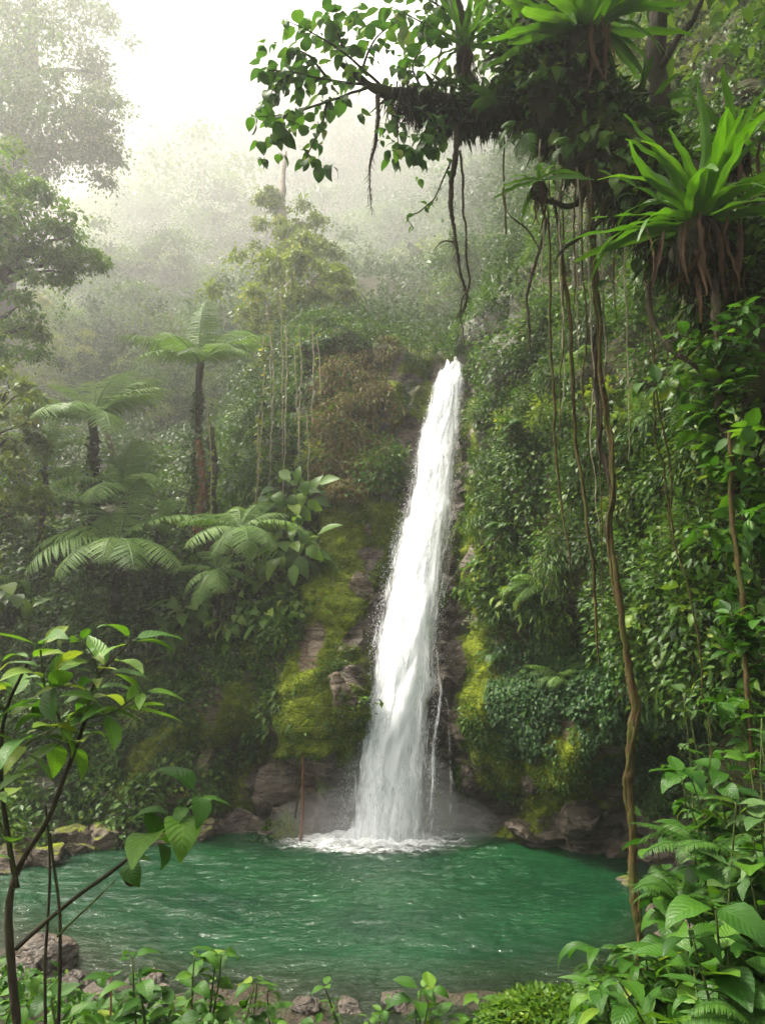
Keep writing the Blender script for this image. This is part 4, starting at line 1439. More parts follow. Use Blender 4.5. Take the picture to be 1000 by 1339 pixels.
def tree_fern(label, top, scale, n, trunk_h, lean=(0, 0), elev=(.1, .45), face=None, name='tree_fern', dry=0, spread=2 * PI, trunk_mat='bark'):
    top = np.asarray(top)
    base = top - np.array([lean[0], lean[1], trunk_h])
    r = empty(name, base, label, 'tree fern', 'tree ferns on the left slope')
    mb = MB()
    V, fc, uv = tube([base - np.array([0, 0, .4]), base * .5 + top * .5 + np.array([.06, 0, 0]), top], [.12 * scale, .09 * scale, .085 * scale], 30, 9, .45, .05, 77)
    mb.add(V, fc, .5, uv)
    # hanging stubs of old stalks
    tp = link('trunk', mb.mesh('trunk', M[trunk_mat], True, None, base), r)
    n_ = int(110 * trunk_h * scale)
    t = rng.random(n_)[:, None] * .86
    fb = MB()
    q = unit(rnd(n_)) * .24 * scale * (1.15 - t)
    scatter(fb, TINY, base * (1 - t) + top * t + q, q + rnd(n_) * .1 - UP * .12, UP + rnd(n_) * .5, rng.uniform(.07, .2, n_), np.clip(.5 + .2 * rng.normal(size=n_), 0, 1))
    link('foliage', fb.mesh('foliage', M['leaf_dark'], True, None, base), tp)
    a0 = rng.random() * 6 if face is None else face - spread / 2
    for k in range(n):
        o = link('frond', FROND[rng.integers(4)], r, tuple(top - base))
        a = a0 + spread * (k + .5 * rng.random()) / n
        e = rng.uniform(*elev) + .32 + .62 * math.cos(a) - .1 * abs(math.sin(a))
        o.rotation_euler = (e, rng.normal() * .12, a)
        s = scale * rng.uniform(.85, 1.12)
        o.scale = (s, s, s)
    for k in range(dry):
        o = link('dead_frond', FROND_DRY, r, tuple(top - base))
        o.rotation_euler = (-.75 - .3 * rng.random(), 0, rng.random() * 6)
        o.scale = (scale * .75,) * 3
    return r


tree_fern('tallest tree fern, its umbrella of fronds pale in the mist', A(262, 476, 21.5), 1.22, 13, 5.5, (.1, 0), (.0, .4), dry=0)
tree_fern('grey green tree fern on the far left with drooping fronds over a dark trunk', A(122, 548, 19.8), 1.3, 13, 3.6, (-.2, 0), (-.1, .3), dry=1)
tree_fern('bright green tree fern lowest on the left slope, above the dark bank', A(155, 708, 18.6), 1.2, 13, 2.6, (.1, 0), (-.25, .15))
tree_fern('dark tree fern with upright ribbed fronds in shade behind the bright one', A(165, 650, 20.0), 1.1, 9, 2.2, (0, 0), (.15, .6))
tree_fern('small tree fern with drooping fronds beside the hanging vines', A(315, 690, 18.4), .85, 11, 1.6, (0, 0), (-.3, .1), dry=2)
tree_fern('little tree fern with brownish hanging fronds under the drooping one', A(283, 745, 18.2), .62, 9, 1.2, (0, 0), (-.45, 0), dry=2)
tree_fern('faint tree fern half hidden in mist far up the left forest', A(165, 305, 40), 1.3, 10, 5, (0, 0), (0, .4))
tree_fern('slender tree fern with a single flat frond crossing above the bright fern', A(205, 690, 19.3), .62, 7, 2.0, (0, 0), (.0, .3))
tree_fern('shaded tree fern at the far left edge below the grey green one', A(60, 590, 20.5), .8, 9, 2.5, (0, 0), (-.1, .3))
# reddish dead trunks under the tallest fern
for k, (u, v0, v1, lab) in enumerate([(258, 700, 575, 'reddish dead trunk beside the stem of the tallest tree fern'), (272, 720, 560, 'brown moss-hung trunk just right of the reddish dead one')]):
    p0, p1 = A(u, v0, 20.6), A(u + 3, v1, 20.8)
    r = empty('dead_trunk', p0, lab, 'trunk')
    mb = MB()
    V, fc, uv = tube([p0, (p0 + p1) / 2 + .08, p1], [.13, .13, .1], 30, 10, .4, .08, k)
    mb.add(V, fc, .5, uv)
    tk_ = link('trunk', mb.mesh('trunk', M['bark_red' if k == 0 else 'bark'], True, None, p0), r)
    mb = MB()
    n = 260
    t = rng.random(n)[:, None]
    scatter(mb, TINY, p0 * (1 - t) + p1 * t + rnd(n) * .13, rnd(n) - UP * .6, UP + rnd(n) * .5, .12, np.clip(.5 + .2 * rng.normal(size=n), 0, 1))
    link('foliage', mb.mesh('foliage', M['leaf'], True, None, p0), tk_)

# ------------------------------------------------------------------ cliff plants


def bush_mesh(name, R, n, L, tpl, mat, seed, squash=.7, clump=10, droop=.5, tb=0.):
    r = np.random.default_rng(seed)
    mb = MB()
    c = unit(r.normal(size=(clump, 3)) + np.array([0, -.5, .35])) * R * r.uniform(.35, .95, (clump, 1))
    c[:, 2] *= squash
    k = r.integers(clump, size=n)
    q = r.normal(size=(n, 3)) * R * .24
    P = c[k] + q
    D = unit(P) * .8 + unit(q) * .7 + r.normal(size=(n, 3)) * .35 - np.array([0, 0, droop])
    FN = np.array([0, -.35, 1.0]) + r.normal(size=(n, 3)) * .35
    tint = np.clip(.5 + tb + (.16 * r.normal(size=clump))[k] + .14 * r.normal(size=n), 0, 1)
    tp = tpl if isinstance(tpl, list) else [tpl]
    w_ = r.integers(len(tp), size=n)
    for a, t in enumerate(tp):
        s = w_ == a
        scatter(mb, t, P[s], D[s], FN[s], L * r.uniform(.6, 1.25, s.sum()), tint[s])
    for e in c:
        V, fc, uv = tube([np.array([0, .25 * R, -.3 * R]), e * .5 + np.array([0, .05, .05]), e], [.018 * R, .014 * R, .005], 8, 4)
        mb.add(V, fc, .1, uv)
    return mb.mesh(name, mat)


BUSH = {
    'fine': [bush_mesh('shrub', .75, 520, .13, TINY, M['leaf'], 700 + k, .8, 13) for k in range(3)],
    'dark': [bush_mesh('shrub', .8, 460, .15, TINY, M['leaf_dark'], 710 + k, .8, 12) for k in range(2)],
    'broad': [bush_mesh('shrub', .62, 130, .24, MIDLEAF, M['leaf'], 720 + k, .75, 9, .7, .12) for k in range(3)],
    'yellow': [bush_mesh('shrub', .5, 240, .14, TINY, M['leaf_yellow'], 730 + k, .8, 9) for k in range(2)],
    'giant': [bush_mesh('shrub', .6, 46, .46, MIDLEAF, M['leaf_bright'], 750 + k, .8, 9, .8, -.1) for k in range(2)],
    'drape': [bush_mesh('shrub', .6, 420, .15, NARROW, M['leaf'], 740 + k, 1.5, 12, 1.3) for k in range(2)],
}
DESC = {'fine': ('small-leaved green shrub', 'leafy_shrub'), 'dark': ('dark green bush', 'dark_bush'), 'broad': ('broad-leaved bright shrub', 'broadleaf_shrub'),
        'yellow': ('yellow-green shrub', 'yellow_shrub'), 'giant': ('big-leaved pale green plant', 'bigleaf_plant'), 'drape': ('drooping narrow-leaved shrub', 'drooping_shrub')}
ZONES = [  # zone name, polygon of seeds (pixels), kinds
    ('among vine tops on the upper right wall', [(640, 400), (690, 390), (655, 470), (700, 455), (750, 430), (790, 400), (830, 420), (680, 330), (740, 330), (800, 300), (850, 360)], ['fine', 'drape', 'fine', 'dark']),
    ('on the right wall beside the upper waterfall', [(632, 540), (665, 560), (640, 610), (690, 520), (700, 590), (660, 650), (720, 540), (640, 690), (690, 650)], ['fine', 'yellow', 'drape', 'fine', 'fine']),
    ('on the right wall behind the thickest liana', [(740, 560), (780, 600), (760, 650), (800, 520), (820, 650), (740, 700), (790, 710), (840, 560), (850, 640), (730, 760), (800, 780)], ['fine', 'drape', 'dark', 'yellow']),
    ('on the right wall just above the creeper mats', [(650, 740), (690, 720), (655, 790), (700, 790), (640, 760), (715, 830), (670, 840)], ['broad', 'drape', 'dark', 'broad']),
    ('on the near right wall under the nest fern', [(860, 470), (900, 520), (870, 560), (930, 570), (960, 620), (880, 620), (990, 560), (915, 660), (975, 700), (890, 700), (1010, 650), (940, 480)], ['fine', 'broad', 'drape', 'fine', 'yellow']),
    ('low on the shady wall right of the thickest liana', [(850, 730), (880, 780), (840, 800), (920, 760), (900, 830), (860, 860), (950, 820), (980, 780), (940, 890), (830, 850), (990, 880), (880, 900)], ['fine', 'broad', 'fine', 'dark', 'fine']),
    ('on the left slope under the tree ferns', [(60, 730), (100, 780), (160, 790), (210, 770), (240, 800), (190, 830), (280, 800), (130, 840), (70, 830), (240, 850), (300, 850), (20, 790)], ['dark', 'giant', 'fine', 'dark', 'broad']),
    ('between pale vines and the moss ridge', [(350, 720), (375, 760), (345, 790), (320, 820), (385, 700), (365, 830), (395, 650), (340, 850), (310, 790), (370, 680), (390, 790)], ['giant', 'yellow', 'broad', 'giant', 'broad', 'fine']),
    ('on the left slope around the tallest tree fern', [(200, 540), (230, 580), (300, 560), (320, 600), (290, 640), (200, 610), (330, 540), (340, 640), (220, 650), (150, 480), (190, 470), (100, 470), (310, 490)], ['fine', 'dark', 'fine', 'drape']),
    ('low on the left bank above the mossy boulders', [(150, 920), (110, 950), (200, 890), (250, 880), (70, 960), (30, 930), (180, 940), (300, 880), (20, 1000), (60, 900)], ['dark', 'fine', 'yellow', 'fine']),
    ('on the ledge left of the waterfall top', [(415, 600), (500, 610), (530, 465)], ['yellow', 'fine', 'drape']),
]
for zone, spots, kinds in ZONES:
    spots = list(spots)
    for k in range(len(spots) * 3 // 4):
        a, b = spots[k], spots[int(rng.integers(len(spots)))]
        spots.append(((a[0] * .62 + b[0] * .38) + rng.normal() * 9, (a[1] * .62 + b[1] * .38) + rng.normal() * 9))
    items = []
    for k, (u, v) in enumerate(spots):
        p, n = on_terrain(u, v)
        items.append((kinds[k % len(kinds)], p, n, u, v))
    for kd in set(kinds):
        mine = sorted([i for i in items if i[0] == kd], key=lambda i: -i[1][2])
        for k, (kd_, p, n, u, v) in enumerate(mine):
            dsc, nm = DESC[kd]
            lab = dsc + ' ' + zone
            if len(mine) > 1:
                pre = 'highest' if k == 0 else 'lowest' if k == len(mine) - 1 else ORD[k] + ' highest'
                lab = pre + ' ' + lab
            ms = BUSH[kd]
            o = link(nm, ms[k % len(ms)], None, tuple(p + n * .18))
            o.rotation_euler = (rng.normal() * .2, rng.normal() * .2, math.atan2(-n[0], -n[1]) * -.8 + rng.normal() * .5 if False else math.atan2(n[0], -n[1]) + rng.normal() * .5)
            s = rng.uniform(.75, 1.2) * (1.15 if p[1] > 19 else .85)
            o.scale = (s, s, s * rng.uniform(.85, 1.2))
            tag(o, lab, 'shrub', dsc + 's ' + zone)

# ferns clinging to the right wall
WF = [(705, 765, .9, 'fern with glossy drooping fronds on the right wall beside the long vine'), (735, 885, .8, 'leafy fern tuft above the creeper mats'), (680, 560, .7, 'fern spray near the top of the right wall'),
      (655, 640, .6, 'small fern spray beside the yellow moss strip'), (845, 545, .9, 'fern spray on the near right wall left of the dark root'), (665, 690, .7, 'hanging fern midway down the right wall'),
      (770, 470, .8, 'misty fern high between the two pale vines'), (345, 715, .8, 'fern with broad divided fronds left of the mossy ridge'), (420, 640, .6, 'fern on the dry ledge above the mossy ridge'),
      (365, 785, .6, 'bright fern low beside the mossy ridge'), (640, 855, .5, 'small fern with yellow tips at the edge of the moss bulge')]
for u, v, s, lab in WF:
    p, n = on_terrain(u, v)
    r = empty('wall_fern', p + n * .1, lab, 'fern', 'ferns clinging to the rock walls')
    fa = math.atan2(-n[0], n[1])
    for k in range(9):
        o = link('frond', CRIMP[k % 3] if s < .75 else FROND[k % 4], r)
        o.rotation_euler = (rng.uniform(-.5, .5), rng.normal() * .2, fa + rng.uniform(-1.3, 1.3))
        sc = s * (1.9 if s < .75 else .5) * rng.uniform(.8, 1.15)
        o.scale = (sc, sc, sc)

# ------------------------------------------------------------------ the overhanging mossy tree


def near_leaves(mb, path, n, L, tpls, t0=.15, spread=1.0, droop=.5, tint=.5, whorl=3):
    """alternate leaves along a twig"""
    P = resample(path, 60)
    Tn = unit(np.gradient(P, axis=0))
    tt = t0 + (1 - t0) * (np.arange(n) + rng.random(n) * .6) / n
    tt = np.clip(tt, 0, 1)
    if whorl:
        tt[-whorl:] = 1.0
    idx = np.clip((tt * 59).astype(int), 0, 59)
    pos, td = P[idx], Tn[idx]
    a = np.arange(n) * 2.4 + rng.normal(size=n) * .3
    ref = unit(np.cross(td, UP + .01))
    ref2 = np.cross(td, ref)
    side = ref * np.cos(a)[:, None] + ref2 * np.sin(a)[:, None]
    side[:, 2] *= .45
    D = unit(side) * spread + td * .55 - UP * droop * .5 + rng.normal(size=(n, 3)) * .15
    FN = UP + .25 * rng.normal(size=(n, 3)) + side * .15
    w_ = rng.integers(len(tpls), size=n)
    Ls = L * rng.uniform(.45, 1.25, n)
    pe = pos + unit(D) * (Ls * .12)[:, None]
    tn = np.clip(tint + .2 * rng.normal(size=n), 0, 1)
    for k, t in enumerate(tpls):
        s = w_ == k
        scatter(mb, t, pe[s], D[s], FN[s], Ls[s], tn[s])
    for a_, b_ in zip(pos, pe):
        V, fc, uv = tube([a_, b_ + unit(b_ - a_) * .01], [L * .012, L * .01], 2, 4)
        mb.add(V, fc, .4, uv)


TY = 6.6
mt = empty('mossy_tree', A(1060, 520, 5.6), 'dark mossy leaning tree overhanging from the right, laden with ferns and roots', 'tree')
mo = np.array(mt.location)


def part_tube(name, parent, org, pts, rad, mat, n=30, sides=9, rough=.25, wob=.05, seed=0):
    mb = MB()
    V, fc, uv = tube(pts, rad, n, sides, rough, wob, seed)
    mb.add(V, fc, .5, uv)
    return link(name, mb.mesh(name, M[mat], True, None, org), parent)


trunk_pts = [A(1250, 760, 5.2), A(1060, 520, 5.6), A(960, 380, 6.0), A(870, 270, 6.3), A(790, 190, 6.5), A(730, 130, 6.6), A(700, 60, 6.7), A(690, -60, 6.8)]
part_tube('trunk', mt, mo, trunk_pts, [.4, .36, .34, .36, .4, .34, .22, .12], 'bark_moss', 60, 16, .5, .1, 3)
br_pts = [A(760, 165, 6.5), A(690, 140, 6.6), A(625, 150, 6.65), A(570, 135, 6.6), A(520, 120, 6.5), A(485, 110, 6.4), A(440, 80, 6.3)]
part_tube('branch', mt, mo, br_pts, [.2, .16, .13, .085, .06, .04, .015], 'bark_moss', 50, 10, .5, .06, 5)
part_tube('branch', mt, mo, [A(628, 148, 6.65), A(610, 90, 6.7), A(603, 40, 6.75), A(585, -40, 6.8)], [.09, .075, .06, .05], 'bark_moss', 30, 9, .4, .04, 7)
part_tube('branch', mt, mo, [A(850, 240, 6.3), A(862, 130, 6.5), A(858, 40, 6.6), A(866, -50, 6.7)], [.12, .09, .085, .08], 'bark', 30, 9, .3, .04, 9)
part_tube('branch', mt, mo, [A(860, 90, 6.5), A(885, 50, 6.5), A(910, 20, 6.5), A(925, -30, 6.5)], [.04, .03, .025, .02], 'bark', 20, 7, .3, .04, 11)
part_tube('branch', mt, mo, [A(790, 200, 6.4), A(760, 262, 6.3), A(725, 258, 6.3), A(690, 240, 6.3)], [.05, .03, .02, .008], 'bark_moss', 30, 8, .5, .09, 13)
part_tube('branch', mt, mo, [A(800, 230, 6.3), A(775, 290, 6.2), A(740, 318, 6.2), A(728, 345, 6.2)], [.04, .022, .014, .004], 'bark_moss', 30, 8, .5, .1, 15)
TW = [
    [(500, 115, 6.45), (450, 70, 6.2), (405, 42, 6.1), (375, 28, 6.0)], [(490, 112, 6.4), (430, 105, 6.2), (380, 95, 6.0), (348, 92, 5.9)],
    [(485, 112, 6.4), (430, 132, 6.2), (375, 150, 6.0), (335, 153, 5.9)], [(430, 132, 6.2), (420, 165, 6.1), (400, 208, 6.0)],
    [(500, 118, 6.5), (518, 150, 6.4), (522, 188, 6.4)], [(540, 130, 6.5), (560, 158, 6.4), (545, 196, 6.3)], [(470, 100, 6.35), (488, 55, 6.3), (520, 25, 6.3)],
    [(603, 60, 6.7), (560, 35, 6.6), (510, 8, 6.5)], [(603, 50, 6.7), (640, 25, 6.7), (660, -15, 6.7)], [(560, 130, 6.6), (540, 85, 6.5), (565, 55, 6.5)],
    [(450, 70, 6.2), (440, 40, 6.2), (425, 15, 6.2)], [(380, 95, 6.0), (360, 112, 5.9), (350, 135, 5.9)], [(430, 105, 6.2), (405, 75, 6.1), (385, 65, 6.0)],
    [(375, 150, 6.0), (360, 175, 5.9), (372, 165, 5.8)], [(600, 20, 6.7), (560, 0, 6.7), (530, -30, 6.7)], [(600, 130, 6.6), (575, 170, 6.5), (560, 185, 6.5)],
]
for k, tw in enumerate(TW):
    pts = [A(*p) for p in tw]
    part_tube('twig', mt, mo, pts, [.014, .009, .004], 'bark', 20, 6, .2, .02, k)
fm = MB()
for k, tw in enumerate(TW):
    pts = [A(*p) for p in tw]
    near_leaves(fm, pts, 20 if len(pts) == 4 else 14, .155, OVATE, .2, 1.0, .75, .5)
    for _ in range(3):
        i = rng.integers(1, len(pts))
        q = pts[i] + rnd(1)[0] * .09
        near_leaves(fm, [pts[i], q, q + rnd(1)[0] * .1 - UP * .04], 6, .13, OVATE, .1, 1, .8, .55)
link('foliage', fm.mesh('foliage', M['leaf_near'], True, None, mo), mt)
cm = MB()  # the tree's crown, unseen above the frame, added to shade the upper right
for _ in range(34):
    c = np.array([rng.uniform(.2, 7), rng.uniform(3.2, 10), rng.uniform(11.6, 14.5)])
    n = 130
    q = rnd(n) * np.array([.75, .75, .3])
    scatter(cm, MIDLEAF[0], c + q, q + rnd(n) * .4 - UP * .4, UP + rnd(n) * .4, rng.uniform(.15, .3, n), np.clip(.5 + .2 * rng.normal(size=n), 0, 1))
link('crown', cm.mesh('crown', M['leaf'], True, None, mo), mt)
# shaggy moss under trunk and branch
hm = MB()
for pts, rad, n, mx in ((br_pts[:5], .14, 3200, .32), (trunk_pts[1:7], .38, 9000, .4), ([A(628, 148, 6.65), A(603, 40, 6.75)], .08, 450, .2)):
    P = resample(pts, 200)
    k = rng.integers(200, size=n)
    p = P[k] + unit(rnd(n)) * rad * rng.uniform(.5, 1.0, (n, 1))
    scatter(hm, STRAND, p, rnd(n) * .28 - UP + (p - P[k]) * .6, rnd(n), rng.uniform(.08, mx, n) * np.clip(1 + .8 * fbm(p * 4, 2, 5), .3, 2), np.clip(.45 + .25 * rng.normal(size=n), 0, 1), rng.uniform(.25, .8, n))
link('moss_foliage', hm.mesh('moss_foliage', M['hang_moss'], True, None, mo), mt)
lm = MB()
for pts, rad, n in ((br_pts[:4], .2, 900), (trunk_pts[0:7], .42, 5200)):
    P = resample(pts, 200)
    k = rng.integers(200, size=n)
    dr = unit(rnd(n) + np.array([0, -.2, .7]))
    p = P[k] + dr * rad * rng.uniform(.7, 1.1, (n, 1))
    scatter(lm, NARROW, p, dr + rnd(n) * .5 - UP * .3, UP + rnd(n) * .5, rng.uniform(.08, .2, n), np.clip(.5 + .2 * rng.normal(size=n), 0, 1))
link('epiphyte_foliage', lm.mesh('epiphyte_foliage', M['leaf_dark'], True, None, mo), mt)

lm = MB()
P = resample(trunk_pts[1:7], 200)
n = 900
k = rng.integers(200, size=n)
dr = unit(rnd(n) + np.array([-.2, -.7, .5]))
p = P[k] + dr * .44 * rng.uniform(.8, 1.15, (n, 1))
for a in range(3):
    q_ = np.arange(n) % 3 == a
    scatter(lm, (MIDLEAF + LANCE)[a + 1], p[q_], (dr + rnd(n) * .6 - UP * .4)[q_], UP + rnd(q_.sum()) * .5 - np.array([0, .4, 0]), rng.uniform(.07, .2, q_.sum()), np.clip(.5 + .22 * rng.normal(size=q_.sum()), 0, 1))
link('creeper_foliage', lm.mesh('creeper_foliage', M['leaf'], True, None, mo), mt)

# ------------------------------------------------------------------ bird's nest ferns


def strap_mesh(L, droop, seed, mat, w=.085, tint=.5, rows=22):
    r = np.random.default_rng(seed)
    V, fc, uv = leaf_tpl(7, rows, w, .35, droop, .75, .6, .03, r.normal() * .25)
    t = uv[:, 1]
    V = V + np.stack([(.03 * np.sin(t * 5 + seed)), 0 * t, .012 * np.sin(t * 26 + seed) * np.abs(uv[:, 0] - .5) * 2], -1)
    mb = MB()
    mb.add(V * L, fc, np.clip(tint + .08 * r.normal(), 0, 1) + .1 * t, uv)
    return mb.mesh('frond', mat)


STRAPS = [strap_mesh(.9, d, 800 + k, M['strap'], .05, .35 + .1 * (k % 4)) for k, d in enumerate((.12, .3, .5, .75, .2, .95))]
DEADS = [strap_mesh(.75, d, 820 + k, M['dead'], .032, .2 + .13 * k) for k, d in enumerate((.5, .9, .3, .15))]


def nest_fern(label, pos, scale, n, emin, emax, a0, a1, dead, deadL=1.0, root=.22):
    pos = np.asarray(pos)
    r = empty('nest_fern', pos, label, 'fern', 'bird nest ferns growing on the mossy tree')
    for k in range(n):
        f = (k + .5) / n
        o = link('frond', STRAPS[int(rng.integers(6))], r, tuple(rnd(1)[0] * .03 * scale))
        e = emin + (emax - emin) * rng.random()
        a = a0 + (a1 - a0) * ((k * .618) % 1)
        o.rotation_mode = 'XYZ'
        o.rotation_euler = (e, rng.normal() * .35, a)
        s = scale * rng.uniform(.75, 1.12)
        o.scale = (s, s, s)
    for k in range(dead):
        o = link('dead_frond', DEADS[k % 4], r, tuple(rnd(1)[0] * np.array([.13, .06, .05]) * scale + np.array([0, -.06, -.05]) * scale))
        o.rotation_euler = (-1.2 - .3 * rng.random(), rng.normal() * .15, PI + rng.normal() * 1.0)
        s = scale * deadL * rng.uniform(.6, 1.1)
        o.scale = (s, s, s)
    mb = MB()
    V = ICO * np.array([root, root, root * 1.5]) * scale
    V = V + unit(V) * (.3 * root * scale * fbm(V * 9 / scale, 4, 3))[:, None] + np.array([0, .05, -.9 * root]) * scale
    mb.add(V, [ICOF])
    n_ = 500
    p = unit(rnd(n_)) * np.array([root, root, root * 1.4]) * scale + np.array([0, .05, -.9 * root]) * scale
    rm_ = link('root_mass', mb.mesh('root_mass', M['bark_moss']), r)
    mb = MB()
    scatter(mb, STRAND, p, rnd(n_) * .3 - UP, rnd(n_), rng.uniform(.08, .26, n_) * scale, np.clip(.4 + .2 * rng.normal(size=n_), 0, 1), .5)
    link('root_foliage', mb.mesh('root_foliage', M['hang_moss']), rm_)
    return r


NF = nest_fern('large nest fern with bright upright fronds and brown dead skirt on the leaning trunk', A(915, 292, 5.5), 1.12, 46, .0, 1.45, -.2, 2 * PI - .2, 20, .85, .17)
nest_fern('big shadowy nest fern at the top edge, above the dark fern-laden trunk', A(765, 42, 6.2), 1.1, 50, -.25, 1.2, 0, 2 * PI, 13, .9, .17)
nest_fern('small nest fern on the upright mossy branch against the white sky', A(607, 62, 6.6), .62, 22, .1, 1.4, 0, 2 * PI, 5, .8, .12)
nest_fern('little hanging nest fern with few pale fronds below the mossy trunk', A(705, 238, 6.2), .5, 14, -.5, .6, 0, 2 * PI, 8, 1.1, .13)
nest_fern('dark nest fern between the big top one and the upright branch', A(690, 85, 6.7), .75, 28, -.1, 1.0, 0, 2 * PI, 9, 1.0, .14)
nest_fern('dim nest fern on the trunk at the right edge above the bright one', A(960, 190, 6.5), .8, 26, .0, 1.2, 0, 2 * PI, 8, 1.0, .15)
nest_fern('spiky dark nest fern above the trunk, under the thin yellow-green tree', A(835, 150, 6.6), .6, 20, .2, 1.3, 0, 2 * PI, 1, 1.0, .2)

# fern fronds hanging off the mossy branch
for k, (u, v, s, fa, e, lab) in enumerate([(690, 175, .8, 2.4, -.7, 'dark feathery frond drooping under the branch beside the hanging roots'), (672, 165, .6, 2.0, -.5, 'smaller feathery frond under the branch, closer to the white sky'),
                                           (860, 215, .7, .6, .2, 'feathery fern frond on the dark trunk below the thin upright trunk'), (945, 330, .6, .4, .1, 'feathery fern frond tucked behind the bright nest fern'),
                                           (800, 185, .6, 2.8, -.3, 'feathery fern frond lying across the dark mossy trunk'),
                                           (740, 190, .7, 2.6, -.6, 'feathery frond hanging under the thick part of the branch'), (770, 130, .6, 1.8, .1, 'feathery frond at the foot of the big shadowy nest fern'),
                                           (650, 130, .55, 1.2, .3, 'feathery frond standing on the branch right of the small nest fern'), (830, 255, .75, 2.9, -.5, 'feathery frond drooping left of the bright nest fern'),
                                           (890, 150, .7, .9, .3, 'feathery frond on the trunk above the bright nest fern'), (715, 110, .6, 2.2, .0, 'feathery frond between the two shadowy nest ferns')]):
    p = A(u, v, 6.25)
    r = empty('hanging_fern', p, lab, 'fern', 'feathery ferns on the mossy tree')
    for j in range(3):
        o = link('frond', CRIMP[(k + j) % 3], r)
        o.rotation_euler = (e + rng.normal() * .15, rng.normal() * .2, fa + (j - 1) * .5)
        o.scale = (s, s, s)

# ------------------------------------------------------------------ lianas and hanging roots


def liana(name, label, pts, rad, mat, wob=.04, n=90, group='lianas hanging from the mossy tree', leaves=0, leafL=.08, twin=0, hair=0, leafmat='leaf_near'):
    P = [A(*p) for p in pts]
    org = P[0]
    r = empty(name, org, label, 'vine', group)
    seed = int(rng.integers(1000))
    part_tube('stem', r, org, P, rad, mat, n, 8, .5, wob, seed)
    if twin:
        Q = resample(P, 14)
        off = np.stack([np.sin(np.arange(14) * 1.9), np.cos(np.arange(14) * 1.9), 0 * np.arange(14)], -1) * twin
        part_tube('stem', r, org, Q + off, [x * .6 for x in rad], mat, n, 6, .5, wob, seed)
    mb = MB()
    R = resample(P, 200)
    if wob:
        R = R + wob * np.stack([fbm(R * 2.2 + k * 31, 3, seed + k) for k in range(3)], -1)
    if leaves:
        k = rng.integers(200, size=leaves)
        n_ = leaves
        w_ = rng.integers(3, size=n_)
        D, FN, LL, tt = rnd(n_) * .8 - UP * .6, UP * .6 + rnd(n_) * .5 + np.array([0, -.4, 0]), leafL * rng.uniform(.6, 1.3, n_), np.clip(.6 + .2 * rng.normal(size=n_), 0, 1)
        for a in range(3):
            s = w_ == a
            scatter(mb, MIDLEAF[a], R[k][s], D[s], FN[s], LL[s], tt[s])
        link('foliage', mb.mesh('foliage', M[leafmat], True, None, org), r)
    if hair:
        mb = MB()
        k = rng.integers(200, size=hair)
        scatter(mb, STRAND, R[k] + rnd(hair) * rad[0] * .5, rnd(hair) * .35 - UP, rnd(hair), rng.uniform(.03, .11, hair), np.clip(.5 + .25 * rng.normal(size=hair), 0, 1), rng.uniform(.3, .9, hair))
        link('moss_foliage', mb.mesh('moss_foliage', M['hang_moss'], True, None, org), r)
    return r


liana('liana', 'thickest woody liana hanging from the leaning tree down to the bank', [(770, 120, 6.3), (772, 300, 6.2), (785, 450, 6.1), (795, 600, 6.0), (812, 800, 5.9), (822, 960, 5.8), (826, 1080, 5.8), (832, 1200, 5.7), (836, 1310, 5.7)],
      [.01, .013, .015, .018, .024, .033, .03, .026, .022], 'vine', .06, 160, leaves=34, leafL=.085, twin=.03, hair=420)
liana('liana', 'dark woody liana running beside the upper half of the thickest one', [(768, 180, 6.4), (780, 350, 6.3), (778, 480, 6.3), (790, 620, 6.2), (800, 720, 6.1)], [.018, .02, .022, .02, .012], 'vine_dark', .05, twin=.03)
liana('liana', 'yellowish liana with a mossy kink between the thickest and the pale one', [(722, 260, 6.4), (740, 380, 6.3), (748, 480, 6.3), (752, 560, 6.3), (766, 680, 6.2), (776, 780, 6.2), (785, 870, 6.2)], [.014, .017, .016, .015, .015, .012, .007], 'vine', .05, hair=160)
liana('liana', 'pale thin liana nearest the waterfall, ending above the wall ferns', [(715, 250, 6.6), (720, 400, 6.6), (724, 520, 6.6), (730, 640, 6.6), (745, 720, 6.5), (748, 770, 6.5)], [.009, .012, .012, .011, .007, .004], 'vine', .04)
liana('liana', 'thin brown liana crossing the near right wall under the nest fern', [(845, 370, 5.8), (852, 470, 5.8), (868, 560, 5.8), (880, 680, 5.8), (905, 800, 5.7), (918, 900, 5.7), (930, 1000, 5.6)], [.007, .008, .009, .008, .007, .006, .004], 'vine', .04)
liana('liana', 'thin twisting liana right of the thickest one on the near wall', [(850, 460, 6), (862, 580, 6), (872, 650, 6), (880, 720, 6)], [.008, .008, .007, .004], 'vine', .05)
liana('liana', 'dark curved liana looping from the dead skirt toward the black hanging root', [(843, 370, 5.6), (852, 420, 5.6), (875, 455, 5.5), (905, 475, 5.4), (930, 500, 5.4)], [.02, .022, .02, .018, .014], 'vine_dark', .03)
liana('hanging_root', 'thick black hanging root below the bright nest fern', [(925, 300, 5.6), (938, 480, 5.3), (945, 560, 5.3), (965, 640, 5.2), (985, 720, 5.2)], [.03, .032, .03, .026, .018], 'vine_dark', .07, leaves=14, hair=420, group='roots hanging from the mossy tree', leafL=.12)
liana('liana', 'leafy brown liana at the right edge below the black hanging root', [(950, 560, 5.0), (958, 680, 5.0), (970, 800, 4.9), (978, 900, 4.8), (985, 1020, 4.7)], [.016, .018, .018, .016, .012], 'vine', .04, leaves=55, leafL=.14)
liana('hanging_root', 'shaggy forked hanging root between white sky and thick trunk', [(598, 165, 6.5), (592, 230, 6.5), (594, 300, 6.5), (598, 350, 6.5), (608, 390, 6.5), (600, 412, 6.5)], [.03, .025, .016, .013, .012, .005], 'vine_dark', .05, hair=320, group='roots hanging from the mossy tree')
